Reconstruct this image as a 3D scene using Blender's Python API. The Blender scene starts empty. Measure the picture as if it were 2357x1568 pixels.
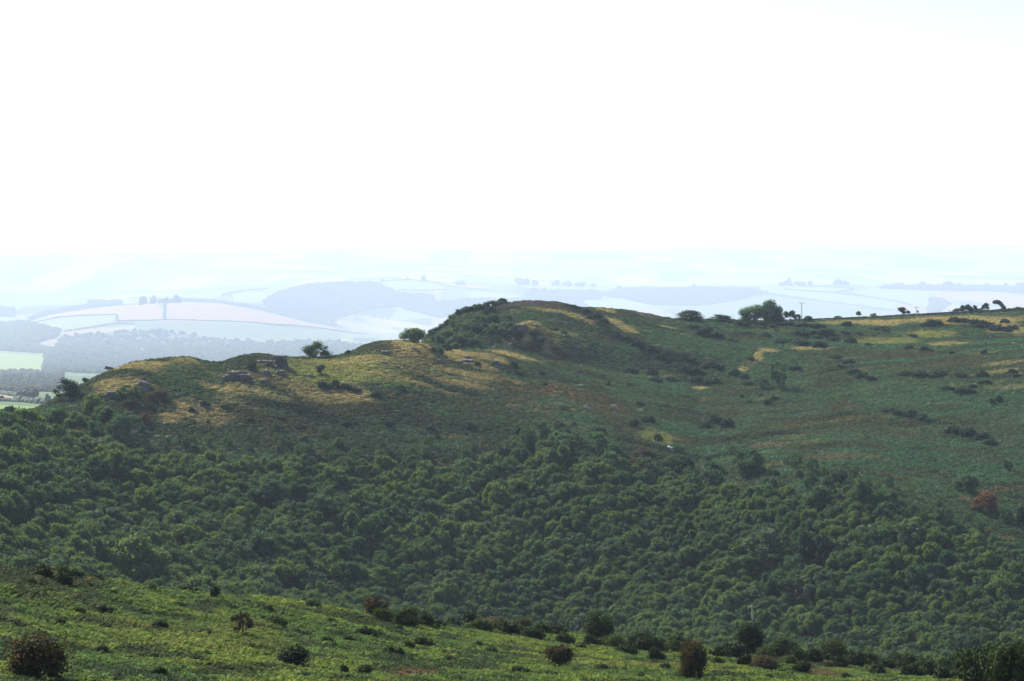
import bpy, math, random
import numpy as np
from mathutils import Vector
S = bpy.context.scene
COL = S.collection
R = math.radians
F = 2276.0      # focal length in pixels of the 1024 px wide frame
PX0, PY0 = 512.0, 245.0   # the level line of sight

# ------------------------------------------------------------------ camera
cam = bpy.data.cameras.new('camera'); cam.sensor_width = 36.0; cam.lens = F * 36 / 1024
cam.shift_y = -(340.5 - PY0) / 1024; cam.clip_start = 0.5; cam.clip_end = 60000
co = bpy.data.objects.new('camera', cam); COL.objects.link(co); co.rotation_euler = (R(90), 0, 0); S.camera = co
# ------------------------------------------------------------------ sky, sun, exposure
SUN_AZ, SUN_EL = -42.0, 42.0      # azimuth from +Y, negative = to the left
w = bpy.data.worlds.new('World'); S.world = w; w.use_nodes = True
nt = w.node_tree; bg = nt.nodes['Background']
sky = nt.nodes.new('ShaderNodeTexSky'); sky.sky_type = 'NISHITA'; sky.sun_disc = False
sky.sun_elevation = R(SUN_EL); sky.sun_rotation = R(SUN_AZ); sky.altitude = 100
sky.air_density = 0.5; sky.dust_density = 1.0; sky.ozone_density = 1.0
nt.links.new(sky.outputs[0], bg.inputs[0]); bg.inputs[1].default_value = 0.15
sl = bpy.data.lights.new('sun', 'SUN'); sl.energy = 5.0; sl.angle = R(0.5); sl.color = (1.0, 0.94, 0.82)
so = bpy.data.objects.new('sun', sl); COL.objects.link(so)
sd = Vector((math.sin(R(SUN_AZ)) * math.cos(R(SUN_EL)), math.cos(R(SUN_AZ)) * math.cos(R(SUN_EL)), math.sin(R(SUN_EL))))
so.rotation_euler = sd.to_track_quat('Z', 'Y').to_euler()
S.view_settings.view_transform = 'Standard'; S.view_settings.look = 'None'
S.view_settings.exposure = 0.9; S.view_settings.gamma = 1.0
HAZE_DENSITY = 0.00006
HAZE_COLOR = (0.685, 0.805, 1.0); HAZE_G = 0.14
S.cycles.volume_bounces = 1; S.cycles.max_bounces = 6; S.cycles.diffuse_bounces = 2
S.cycles.transmission_bounces = 3; S.cycles.transparent_max_bounces = 8
S.cycles.caustics_reflective = False; S.cycles.caustics_refractive = False

rng = np.random.default_rng(7); random.seed(7)
# ------------------------------------------------------------------ noise
_L = np.random.default_rng(11).random((256, 256))
def vnoise(x, y):
    xi = np.floor(x).astype(np.int64); yi = np.floor(y).astype(np.int64)
    fx = x - xi; fy = y - yi; fx = fx*fx*(3-2*fx); fy = fy*fy*(3-2*fy)
    a = _L[xi & 255, yi & 255]; b = _L[(xi+1) & 255, yi & 255]; c = _L[xi & 255, (yi+1) & 255]; d = _L[(xi+1) & 255, (yi+1) & 255]
    return (a*(1-fx)+b*fx)*(1-fy) + (c*(1-fx)+d*fx)*fy
def fbm(x, y, o=4, off=0.0):
    s = 0; a = 0.5
    for i in range(o):
        s = s + a*(vnoise(x*2**i + 17.3*i + off, y*2**i + 5.1*i + off) - 0.5); a *= 0.5
    return s
def sstep(a, b, x):
    t = np.clip((x-a)/(b-a), 0, 1); return t*t*(3-2*t)

def curve(pts, px):
    p = np.array(sorted(pts), float); return np.interp(px, p[:, 0], p[:, 1])
def pchip(Ds, Ys, D):
    """Ds, Ys: (K, N) knots per column; D: (N,) query. Monotone cubic in log D."""
    X = np.log(Ds); q = np.log(D)
    h = X[1:] - X[:-1]; dl = (Ys[1:] - Ys[:-1]) / h
    m = np.zeros_like(Ys)
    w1 = 2*h[1:] + h[:-1]; w2 = h[1:] + 2*h[:-1]
    ok = dl[1:]*dl[:-1] > 0
    with np.errstate(all='ignore'):
        mm = (w1+w2) / (w1/dl[:-1] + w2/dl[1:])
    m[1:-1] = np.where(ok, mm, 0); m[0] = dl[0]; m[-1] = dl[-1]
    q = np.clip(q, X[0], X[-1]); out = np.empty_like(q)
    for k in range(len(X)-1):
        s = (q >= X[k]) & (q <= X[k+1])
        if not s.any(): continue
        t = (q[s]-X[k][s])/h[k][s]; hh = h[k][s]
        out[s] = Ys[k][s]*(2*t**3-3*t*t+1) + hh*m[k][s]*(t**3-2*t*t+t) + Ys[k+1][s]*(3*t*t-2*t**3) + hh*m[k+1][s]*(t**3-t*t)
    return out

# ------------------------------------------------------------------ shape of the land near by
CREST_F = [(-700, 470), (-200, 540), (0, 567), (29, 571), (58, 574.7), (87, 577), (116, 583.5), (145, 590), (182, 594), (247, 597.5), (276, 601), (305, 605),
           (341, 610.5), (370, 615), (414, 622), (443, 624), (487, 627), (516, 631), (560, 635), (618, 640), (683, 645), (712, 649), (770, 653), (814, 657),
           (857, 661), (901, 665), (945, 668), (988, 674), (1060, 682), (1724, 760)]
RIDGE_A = [(-700, 470), (-200, 428), (0, 413.5), (19, 414), (43, 406.3), (55, 399), (87, 383), (101, 375), (116, 369.3), (135, 362.8), (159, 359.9), (181, 357.4), (194, 358.2), (198, 361),
           (210, 363.2), (223, 362.8), (235, 358.5), (246, 355.6), (260, 354.1), (275, 356.3), (286, 357.7), (303, 357.7), (319, 357.7), (341, 355.3), (356, 349.8),
           (364, 345.4), (377, 342.1), (389, 341.1), (399, 340.4), (411, 340.7), (424, 343.7), (443, 349.8), (461, 351), (486, 351), (505, 353), (560, 368), (620, 382), (700, 390), (800, 390), (900, 382), (1024, 372), (1724, 350)]
RIDGE_B = [(-700, 540), (0, 470), (300, 420), (400, 372), (415, 352), (427, 338.2), (435, 333), (446, 326.6), (457, 316), (466, 311.5), (486, 308.5), (495, 305), (505, 302.7), (529, 300.5), (544, 301.3), (558, 302.3),
           (570, 305.6), (579, 308.1), (602, 308.7), (624, 310.4), (640, 313.1), (650, 315.3), (660, 317.9), (674, 319.6), (712, 320.8), (784, 321.2), (813, 320.3), (842, 319.2), (871, 318), (900, 316.2),
           (929, 314.8), (958, 313.3), (987, 312), (1008, 310.6), (1023, 309.5), (1300, 300), (1724, 296)]
WOOD_TOP = [(-700, 470), (0, 418), (40, 428), (100, 436), (150, 443), (200, 441), (300, 443), (400, 447), (500, 443), (560, 436), (620, 449), (700, 466), (760, 470), (800, 474), (860, 484), (900, 502), (960, 524), (1024, 548), (1724, 640)]
WOOD_TOP_D = [(-700, 640), (0, 655), (100, 655), (200, 665), (400, 690), (512, 700), (700, 690), (850, 640), (1024, 595), (1724, 560)]
WOOD_BOT_D = [(-700, 440), (0, 480), (200, 515), (400, 550), (560, 565), (700, 545), (1024, 505), (1724, 470)]
FG_D = [(-700, 150), (0, 190), (340, 240), (680, 280), (1024, 310), (1724, 350)]
BOT_D = [(-700, 80), (0, 108), (512, 145), (1024, 190), (1724, 230)]
A_D = [(-700, 690), (0, 700), (60, 705), (150, 730), (260, 760), (400, 800), (486, 830), (700, 835), (1024, 800), (1724, 780)]
B_D = [(-700, 900), (426, 920), (530, 935), (620, 960), (700, 980), (1024, 1020), (1724, 1050)]
def knots(px):
    n = len(px); c = lambda v: np.full(n, float(v)); cf = curve(CREST_F, px); fd = curve(FG_D, px); bd = curve(BOT_D, px)
    a = curve(RIDGE_A, px); ad = curve(A_D, px); b = curve(RIDGE_B, px); bdd = curve(B_D, px)
    k9 = curve([(-700, 25), (400, 10), (420, 3), (440, 1.0), (486, 0.6), (505, -3), (560, -6), (620, -8), (700, -12), (800, -14), (900, -14), (1024, -14), (1724, -10)], px) + a
    k10 = curve([(-700, 500), (0, 445), (300, 395), (390, 366), (410, 356), (426, 345), (440, 342), (460, 339), (505, 333), (560, 335), (620, 345), (700, 352), (800, 350), (900, 345), (1024, 338), (1724, 325)], px)
    b2 = np.maximum(b + 10, a + 6)
    K = [(c(4), c(1370)), (c(12), c(940)), (c(40), c(775)), (bd, c(689)), (bd*0.45+fd*0.55, 689*0.40+cf*0.60), (fd, cf), (fd*1.14, cf+13), (c(400)+0*px, cf+70), (curve(WOOD_BOT_D, px), cf+14),
         (curve(WOOD_TOP_D, px), curve(WOOD_TOP, px)), (ad, a), (ad+26, k9), (curve([(-700, 860), (426, 868), (1024, 915), (1724, 930)], px), k10), (bdd, b), (bdd+45, b2), (c(1180), c(440)), (c(1420), c(492))]
    return np.array([k[0] for k in K]), np.array([k[1] for k in K])
BUMPS = []      # (x, y, rx, ry, height)
def ground0(X, Y):
    D = np.maximum(Y, 4.0); px = PX0 + F*X/np.maximum(D, 25.0)
    pc = np.clip(px, -700, 1724)
    Ds, Ys = knots(pc)
    py = pchip(Ds, Ys, D)
    return -(py-PY0)/F*D
def relief(X, Y):
    near = 1 - sstep(320, 420, Y)
    wood = sstep(400, 470, Y) * (1 - sstep(640, 700, Y))
    z = near*(0.9*fbm(X/9, Y/9, 4) + 0.35*fbm(X/2.1, Y/2.1, 2, 3.0)) * sstep(6, 40, Y)
    z = z + wood*(5.0*fbm(X/42, Y/42, 3, 9.0))
    far = sstep(640, 720, Y)
    z = z + far*(2.2*fbm(X/38, Y/30, 4, 5.0)*0.7 + 0.28*fbm(X/3.0, Y/3.0, 2, 8.0))
    for (bx, by, rx, ry, h) in BUMPS:
        m = (np.abs(X-bx) < 3*rx) & (np.abs(Y-by) < 3*ry)
        if np.any(m):
            q = ((X-bx)/rx)**2 + ((Y-by)/ry)**2
            z = z + h*np.exp(-q*q)
    return z
def ground(X, Y):
    X = np.atleast_1d(np.asarray(X, float)); Y = np.atleast_1d(np.asarray(Y, float))
    return ground0(X, Y) + relief(X, Y)
_DD = np.exp(np.linspace(math.log(70), math.log(1350), 1500))
def hit(px, py, dmin=70):
    """First point of the land seen at a pixel: (x, y, z)."""
    D = _DD[_DD >= dmin]; X = (px-PX0)/F*D
    z = ground(X, D); yy = PY0 - z*F/D
    i = np.nonzero(yy <= py)[0]
    if len(i) == 0:
        i = int(np.argmin(yy[D > 500])) + int(np.sum(D <= 500)) if dmin < 600 else int(np.argmin(yy))
    else: i = int(i[0])
    return float(X[i]), float(D[i]), float(z[i])
for (px, py, w_, dd, h) in [(526, 345, 24, 7, 4.2), (548, 351, 36, 9, 3.2), (487, 336, 20, 9, 2.0), (410, 352, 40, 9, 1.5), (575, 345, 22, 12, 1.2)]:
    x, y, z = hit(px, py); BUMPS.append((x, y+2, w_/F*y*0.75, dd, h))

# ------------------------------------------------------------------ shape of the far country
F1 = [(-700, 336), (-60, 333), (0, 326), (26, 322), (58, 313.6), (87, 309.2), (122, 305.6), (145, 304.2), (166, 302), (188, 302), (217, 303.4), (246, 307.8), (275, 314.3), (304, 321.5), (341, 329.5), (380, 334), (430, 334), (600, 330), (1024, 330), (1724, 330)]
F2 = [(-700, 304), (0, 299.5), (100, 298), (170, 295), (220, 291.5), (265, 289), (304, 284.5), (341, 281), (370, 280.3), (406, 278.8), (428, 280.6), (457, 282.5), (492, 284.5), (517, 283.5), (550, 284.5), (592, 286), (616, 289.5), (645, 288.5),
      (682, 288.5), (704, 287), (740, 286), (781, 284.5), (836, 283.5), (885, 285.5), (957, 286), (1024, 286.5), (1724, 289)]
F3 = [(-700, 256), (0, 254), (217, 252), (304, 250.6), (341, 248.8), (442, 250), (486, 250.8), (600, 251), (682, 248.6), (720, 248.0), (777, 250.6), (900, 249.2), (1023, 250), (1724, 251)]
def far_knots(px):
    n = len(px); c = lambda v: np.full(n, float(v)); f1 = curve(F1, px); f2 = curve(F2, px); f3 = curve(F3, px)
    side = sstep(330, 460, px)
    v = curve([(-700, 312), (0, 312), (100, 304), (170, 301), (230, 300), (270, 301), (300, 303), (341, 307), (430, 312), (600, 310), (1024, 308), (1724, 310)], px)
    K = [(c(1150), c(620)), (c(1450), c(480)), (c(1800), c(413)), (c(3400), c(388)), (c(8200), c(369)), (c(13000), c(346)), (c(17000), f1), (c(18000), (1-side)*(f1+4)+side*321),
         (c(19500), np.where(side > 0.5, v, np.minimum(v, f1+6))), (c(22000), f2), (c(24000), f2+1.2), (c(28000), f2-5), (c(33000), c(266)), (c(39000), f3), (c(44500), f3+1.5)]
    return np.array([k[0] for k in K]), np.array([k[1] for k in K])
def ground_far(X, Y):
    X = np.atleast_1d(np.asarray(X, float)); Y = np.atleast_1d(np.asarray(Y, float))
    px = np.clip(PX0 + F*X/Y, -700, 1724); Ds, Ys = far_knots(px)
    return -(pchip(Ds, Ys, Y)-PY0)/F*Y + sstep(1500, 2500, Y)*12*fbm(X/800, Y/800, 4, 2.0)
_DF = np.exp(np.linspace(math.log(1700), math.log(44000), 3200))
def hit_far(px, py):
    X = (px-PX0)/F*_DF; z = ground_far(X, _DF); yy = PY0 - z*F/_DF
    i = np.nonzero(yy <= py)[0]; i = int(i[0]) if len(i) else int(np.argmin(yy))
    return float(X[i]), float(_DF[i]), float(z[i])

# ------------------------------------------------------------------ mesh and material helpers
def mesh_np(name, V, Q, mats=(), cols=None, smooth=False, mi=None):
    me = bpy.data.meshes.new(name); V = np.asarray(V, np.float32); Q = np.asarray(Q, np.int32); k = Q.shape[1]
    me.vertices.add(len(V)); me.vertices.foreach_set('co', V.ravel())
    me.loops.add(Q.size); me.loops.foreach_set('vertex_index', Q.ravel())
    me.polygons.add(len(Q)); me.polygons.foreach_set('loop_start', np.arange(0, Q.size, k, dtype=np.int32))
    me.polygons.foreach_set('loop_total', np.full(len(Q), k, np.int32))
    if smooth: me.polygons.foreach_set('use_smooth', np.ones(len(Q), bool))
    for m in mats: me.materials.append(m)
    if mi is not None: me.polygons.foreach_set('material_index', np.asarray(mi, np.int32))
    me.update(calc_edges=True)
    if cols is not None:
        a = me.color_attributes.new('Col', 'FLOAT_COLOR', 'POINT'); c4 = np.ones((len(V), 4), np.float32); c4[:, :3] = cols
        a.data.foreach_set('color', c4.ravel())
    return me
def grid_quads(nr, nc):
    i = np.arange(nr*nc).reshape(nr, nc)
    return np.stack([i[:-1, :-1], i[:-1, 1:], i[1:, 1:], i[1:, :-1]], -1).reshape(-1, 4)
def link(name, data, parent=None, loc=None, rz=None, scale=None, label=None, cat=None, group=None, kind=None):
    o = bpy.data.objects.new(name, data); COL.objects.link(o)
    if parent: o.parent = parent
    if loc is not None: o.location = loc
    if rz is not None: o.rotation_euler = (0, 0, rz)
    if scale is not None: o.scale = scale
    for k, v in (('label', label), ('category', cat), ('group', group), ('kind', kind)):
        if v: o[k] = v
    return o
def new_mat(name):
    m = bpy.data.materials.new(name); m.use_nodes = True; n = m.node_tree; n.nodes.clear(); return m, n
def nd(n, t, **kw):
    x = n.nodes.new(t)
    for k, v in kw.items(): setattr(x, k, v)
    return x
def mix_col(n, a, b, fac, mode='MIX'):
    x = nd(n, 'ShaderNodeMix', data_type='RGBA', blend_type=mode)
    for s, v in ((x.inputs[6], a), (x.inputs[7], b), (x.inputs[0], fac)):
        if hasattr(v, 'links'): n.links.new(v, s)
        else: s.default_value = v if isinstance(v, (int, float)) else (*v, 1)
    return x.outputs[2]
def ramp(n, src, stops):
    r = nd(n, 'ShaderNodeValToRGB'); e = r.color_ramp.elements
    while len(e) < len(stops): e.new(0.5)
    for el, (p, c) in zip(e, stops): el.position = p; el.color = (*c, 1) if len(c) == 3 else c
    n.links.new(src, r.inputs[0]); return r.outputs[0]
def noise(n, scale, detail=3, vec=None, rough=0.55):
    x = nd(n, 'ShaderNodeTexNoise'); x.inputs['Scale'].default_value = scale; x.inputs['Detail'].default_value = detail; x.inputs['Roughness'].default_value = rough
    if vec is None:
        g = nd(n, 'ShaderNodeNewGeometry'); vec = g.outputs['Position']
    n.links.new(vec, x.inputs['Vector']); return x.outputs['Fac']
def foliage_mat(name, c1, c2, trans=0.3, tint=None, by_instancer=False, patch=0.02):
    """Leaves: two hues mixed by a fine noise, by the thing's own random number and by large patches of ground."""
    m, n = new_mat(name); out = nd(n, 'ShaderNodeOutputMaterial')
    oi = nd(n, 'ShaderNodeObjectInfo')
    if by_instancer:
        at = nd(n, 'ShaderNodeAttribute', attribute_type='INSTANCER', attribute_name='Col')
        f = noise(n, 1.3, 2); v = ramp(n, f, [(0.3, (0.78, 0.78, 0.78)), (0.7, (1.28, 1.26, 1.2))])
        col = mix_col(n, at.outputs['Color'], v, 1.0, 'MULTIPLY')
    else:
        f = noise(n, 0.45, 3); g = noise(n, patch, 2, oi.outputs['Location'])
        add = nd(n, 'ShaderNodeMath', operation='ADD'); n.links.new(f, add.inputs[0]); n.links.new(oi.outputs['Random'], add.inputs[1])
        add2 = nd(n, 'ShaderNodeMath', operation='ADD'); n.links.new(add.outputs[0], add2.inputs[0]); n.links.new(g, add2.inputs[1])
        mr = nd(n, 'ShaderNodeMapRange'); mr.inputs[1].default_value = 0.85; mr.inputs[2].default_value = 2.15; n.links.new(add2.outputs[0], mr.inputs[0])
        col = mix_col(n, c1, c2, mr.outputs[0])
        if tint: col = mix_col(n, col, tint, ramp(n, noise(n, 0.9, 2), [(0.52, (0, 0, 0)), (0.66, (1, 1, 1))]))
    d = nd(n, 'ShaderNodeBsdfPrincipled'); d.inputs['Roughness'].default_value = 0.75; d.inputs['Specular IOR Level'].default_value = 0.12
    n.links.new(col, d.inputs['Base Color'])
    t = nd(n, 'ShaderNodeBsdfTranslucent'); n.links.new(mix_col(n, col, (1.3, 1.35, 0.6), 1.0, 'MULTIPLY'), t.inputs['Color'])
    mx = nd(n, 'ShaderNodeMixShader'); mx.inputs[0].default_value = trans
    n.links.new(d.outputs[0], mx.inputs[1]); n.links.new(t.outputs[0], mx.inputs[2]); n.links.new(mx.outputs[0], out.inputs[0])
    return m
def plain_mat(name, c1, c2, scale=1.0, rough=0.85, bump=0.3, stretch=None):
    m, n = new_mat(name); out = nd(n, 'ShaderNodeOutputMaterial'); d = nd(n, 'ShaderNodeBsdfPrincipled')
    g = nd(n, 'ShaderNodeTexCoord'); vec = g.outputs['Object']
    if stretch:
        mp = nd(n, 'ShaderNodeMapping'); mp.inputs['Scale'].default_value = stretch; n.links.new(vec, mp.inputs[0]); vec = mp.outputs[0]
    f = noise(n, scale, 5, vec, 0.65)
    n.links.new(mix_col(n, c1, c2, ramp(n, f, [(0.35, (0, 0, 0)), (0.65, (1, 1, 1))])), d.inputs['Base Color'])
    d.inputs['Roughness'].default_value = rough
    if bump:
        b = nd(n, 'ShaderNodeBump'); b.inputs['Strength'].default_value = 0.8; b.inputs['Distance'].default_value = bump
        n.links.new(f, b.inputs['Height']); n.links.new(b.outputs[0], d.inputs['Normal'])
    n.links.new(d.outputs[0], out.inputs[0]); return m
def ground_mat(name, fine, amp=(0.6, 1.4)):
    m, n = new_mat(name); out = nd(n, 'ShaderNodeOutputMaterial'); d = nd(n, 'ShaderNodeBsdfPrincipled'); d.inputs['Roughness'].default_value = 0.95; d.inputs['Specular IOR Level'].default_value = 0.1
    at = nd(n, 'ShaderNodeVertexColor', layer_name='Col')
    f = noise(n, fine, 4, None, 0.7)
    v = ramp(n, f, [(0.3, (amp[0],)*3), (0.7, (amp[1],)*3)])
    n.links.new(mix_col(n, at.outputs[0], v, 1.0, 'MULTIPLY'), d.inputs['Base Color'])
    b = nd(n, 'ShaderNodeBump'); b.inputs['Strength'].default_value = 0.35; b.inputs['Distance'].default_value = 0.12/fine
    n.links.new(f, b.inputs['Height']); n.links.new(b.outputs[0], d.inputs['Normal'])
    n.links.new(d.outputs[0], out.inputs[0]); return m

# ------------------------------------------------------------------ what grows where (colour of the plant cover, plus shade painted at the summit knob and mound)
BRACKEN = np.array((0.058, 0.124, 0.060)); HEATH = np.array((0.048, 0.074, 0.034)); GOLD = np.array((0.400, 0.320, 0.130)); LIME = np.array((0.250, 0.265, 0.065))
DARK = np.array((0.016, 0.030, 0.018)); BROWN = np.array((0.080, 0.070, 0.036)); ORANGE = np.array((0.34, 0.165, 0.022)); PURPLE = np.array((0.105, 0.085, 0.085)); FRESH = np.array((0.060, 0.110, 0.036))
SOIL = np.array((0.16, 0.11, 0.07)); FERN = np.array((0.145, 0.195, 0.027)); FERN2 = np.array((0.080, 0.142, 0.026))
PATCH = [  # px, py, half width, half height, kind, strength
 ('G',150,366,46,5,.9),('G',185,361,16,3,.8),('G',122,384,26,9,.8),('G',104,392,12,5,.6),('N',200,382,42,16,.9),('N',70,410,30,12,.6),
 ('G',222,391,28,5,.8),('G',252,390,36,6,.8),('L',300,374,46,10,.9),('G',322,396,48,9,.55),('G',178,409,14,7,.9),('G',170,419,12,8,.9),('G',208,416,26,12,.7),('G',240,402,34,9,.5),('G',330,362,34,3,.6),('G',345,368,30,4,.6),
 ('L',335,368,70,10,.6),('G',425,372,80,8,.5),('G',300,389,80,8,.45),
 ('D',262,404,30,5,.8),('D',296,411,34,6,.8),('B',285,426,60,9,.7),('D',330,420,40,6,.6),('D',235,408,18,4,.7),
 ('G',415,345,30,3,1),('G',446,351,22,3,1),('B',378,348,22,3,.7),('L',375,374,60,9,.9),('G',360,361,34,4,.7),('G',480,356,40,3,.8),('G',505,353,32,2.5,.9),('G',466,362,16,3,.9),('G',484,368,14,3,.8),
 ('G',448,371,46,4,.8),('G',405,380,60,4,.6),('G',348,394,26,8,.7),('G',465,385,30,3,.6),('L',330,372,30,6,.8),
 ('G',515,312,10,3,.7),('G',545,311,22,2.5,.9),('G',572,316,16,3,.9),('G',590,322,8,3,.7),('N',525,320,26,5,.8),('G',485,331,18,4,1),('G',476,336,10,4,.8),('N',470,345,26,7,.9),
 ('G',528,328,16,3,.9),('G',548,333,14,3,.7),('G',540,342,32,5,1),('G',572,347,16,4,.9),('G',590,353,10,3,.6),('G',600,317,9,2.5,1),('G',613,322,11,3.5,1),('G',626,328,10,3.5,1),('G',634,332,6,2.5,1),('G',606,310.5,12,2,.8),('G',645,315,14,2,.7),
 ('P',530,303,38,3,1),('P',500,306,12,3,1),('P',630,311.5,22,1.6,.9),('P',655,318,14,1.6,.8),
 ('D',576,309,14,3,.9),('D',595,316,12,4,.9),('D',600,325,8,3,.7),('D',612,336,12,4,.7),('D',630,343,20,5,.8),('D',652,352,22,6,.8),('D',672,361,18,6,.8),('D',690,372,26,6,.7),('D',705,382,30,5,.7),
 ('N',600,360,50,14,.8),('N',700,345,50,10,.9),('N',760,370,60,18,.9),('N',880,395,80,18,.7),('N',640,392,40,8,.6),
 ('O',530,388,22,5,1),('O',557,393,30,7,1),('O',585,400,26,7,1),('O',560,408,22,4,.9),('O',605,406,20,6,1),('O',392,396,12,2,1),('O',440,401,7,1.6,.9),('O',508,406,10,1.5,.9),('O',545,412,18,2.5,.8),('O',620,410,8,3,.7),('O',425,404,30,2,.3),('O',360,404,24,2,.3),
 ('B',600,404,36,10,.7),('B',520,396,44,8,.6),('B',450,404,50,8,.5),('B',624,424,34,9,.5),('D',480,430,44,7,.5),('D',400,422,44,7,.5),('B',350,412,50,7,.5),('G',500,378,24,2,.4),
 ('G',960,320,74,5,.9),('G',870,323,50,3,.9),('G',1006,328,24,9,.8),('L',930,334,32,4,1),('L',882,342,34,4,.9),('G',800,349,12,2,.7),('G',1002,364,30,3,.45),('G',1012,388,24,3,.35),('G',759,357,5,4,1),('G',768,350.5,12,2,1),('S',752,363,5,3,.8),('G',744,370,6,3,1),('G',812,349,20,2,.7),('G',700,389,9,1.6,1),('G',667,328,12,1.2,.8),
 ('G',950,344,20,2.5,.8),('L',985,354,20,2,.5),('B',905,356,42,5,.6),('B',945,365,52,7,.6),('B',850,352,30,5,.5),('B',730,412,32,10,.45),('B',842,407,18,5,.8),('B',780,425,30,8,.3),('B',880,430,60,12,.4),('B',990,425,40,16,.3),('G',1000,372,30,2,.5),
 ('S',770,445,20,3,.6),('S',830,458,24,5,.5),('L',655,436,20,7,.7),('N',420,440,60,5,.5),('G',905,510,0.5,0.5,0),('N',940,500,70,20,.6),
 ('S',965,500,12,1.3,.9),('S',985,495,12,1.3,.9),('S',1003,491,12,1.3,.9),('S',1020,488,8,1.3,.9),
]
FPATCH = [('Y',640,668,70,3,.9),('Y',700,674,40,4,1),('Y',560,662,40,3,.5),('K',60,600,60,9,.5),('K',30,572,40,6,.9),('K',90,582,30,3,.7),('O',81,577,5,1.2,.5),('O',111,582,5,2,.5),('R',414,675,22,5,.8),('R',828,676,24,5,.7),('Y',880,668,40,4,.6),('K',500,632,60,4,.5),('K',800,664,60,5,.5),('K',930,674,60,6,.7),('Y',200,640,90,16,.3),('R',243,624,16,6,.4)]
KC = dict(G=GOLD, L=LIME, D=DARK, B=BROWN, O=ORANGE, P=PURPLE, N=FRESH*0.45+BRACKEN*0.55, S=SOIL, Y=np.array((0.15, 0.165, 0.03)), K=np.array((0.030, 0.050, 0.018)), R=np.array((0.12, 0.07, 0.035)))
def world_patches(src, dmin):
    out = []
    for (k, px, py, rx, ry, s) in src:
        x, y, z = hit(px, py, dmin)
        y1 = hit(px, py+ry, dmin)[1]; y2 = hit(px, py-ry, dmin)[1]
        dy = min(max((y2-y1)/2, 2.0), 45.0)
        if dmin > 300 and y < 600: continue
        out.append((x, y, rx/F*y, dy, k, s))
    return out
WP = world_patches(PATCH, 560) + world_patches(FPATCH, 70)
WP = [(bx, by-0.3*ry, rx*1.0, ry*0.95, 'G', 0.95) for (bx, by, rx, ry, h) in BUMPS] + WP
_k = BUMPS[0]; WP += [(_k[0]-2.5, _k[1]-3, 2.6, 4.5, 'D', 1.0), (_k[0]+4.5, _k[1]-5, 3.0, 3.0, 'D', 0.8)]  # dark cover colour paints the summit shadow onto the knob
_m = BUMPS[1]; WP += [(_m[0]-5, _m[1]-6.5, 4.0, 2.0, 'B', 0.9), (_m[0]+4, _m[1]-6.0, 4.0, 2.0, 'B', 0.9)]  # brown colour paints shadow along the front of the golden mound
def cover(X, Y):
    X = np.asarray(X, float); Y = np.asarray(Y, float); n = len(X)
    c = np.empty((n, 3))
    a = sstep(-0.10, 0.14, fbm(X/20, Y/11, 4, 1.0) + 0.10*np.clip((X-30)/150, -1.1, 1))[:, None]
    c[:] = HEATH*(1-a) + BRACKEN*a
    b = sstep(0.06, 0.26, fbm(X/14, Y/8, 4, 31.0))[:, None]; c = c*(1-0.5*b) + BROWN*0.5*b
    e = sstep(0.10, 0.24, fbm(X/16, Y/7, 4, 61.0))[:, None]; c = c*(1-0.7*e) + DARK*0.7*e
    g = sstep(0.12, 0.26, fbm(X/18, Y/7, 4, 91.0))[:, None]; c = c*(1-0.4*g) + (GOLD*0.6)*0.4*g
    near = (Y < 400)
    if near.any():
        f = sstep(-0.18, 0.18, fbm(X[near]/7, Y[near]/7, 4, 41.0))[:, None]
        cn = FERN2*(1-f) + FERN*f
        h = sstep(0.0, 0.10, fbm(X[near]/3.0, Y[near]/4.5, 3, 77.0))[:, None]; cn = cn*(1-0.8*h) + np.array((0.016, 0.036, 0.010))*0.8*h
        c[near] = cn
    wx = 0.9*fbm(X/9, Y/9, 3, 13.0); fine = fbm(X/1.7, Y/1.7, 2, 3.3)
    for (px, py, rx, ry, k, s) in WP:
        m = np.nonzero((np.abs(X-px) < rx*1.6) & (np.abs(Y-py) < ry*1.6))[0]
        if not len(m): continue
        q = np.sqrt(((X[m]-px)/rx)**2 + ((Y[m]-py)/ry)**2) + wx[m]*1.1 + fine[m]*0.6
        al = (1 - sstep(0.55, 1.25, q))*s*1.0*(np.clip(0.9+1.0*fine[m], 0.5, 1.0) if k in 'GL' else 1.0)
        if k == 'O': al = al*sstep(0.02, 0.16, 0.5*fine[m] + 1.2*fbm(X[m]/0.6, Y[m]/0.6, 1, 7.0))*0.85
        c[m] = c[m]*(1-al[:, None]) + KC[k]*al[:, None]
    return c

# ------------------------------------------------------------------ the near land as one sheet
t = np.concatenate([np.linspace(-0.75, -0.30, 60)[:-1], np.linspace(-0.30, 0.30, 1150), np.linspace(0.30, 0.75, 60)[1:]])
rows = np.concatenate([np.arange(-60, 60, 6), np.arange(60, 325, 0.55), np.arange(325, 500, 4), np.arange(500, 640, 1.6), np.arange(640, 1080, 0.75), np.arange(1080, 1421, 8)])
RX = t[None, :]*(rows[:, None]+80); RY = np.repeat(rows[:, None], len(t), 1)
gx, gy = RX.ravel(), RY.ravel(); gz = ground(gx, gy)
mat_moor = ground_mat('moor_ground', 0.9, (0.40, 0.75))
me = mesh_np('moor', np.stack([gx, gy, gz], 1), grid_quads(len(rows), len(t)), [mat_moor], cover(gx, gy), smooth=True)
link('hillside', me, kind='structure', label='moorland hillside of heather, bracken and golden grass falling to a valley', cat='ground')

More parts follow.
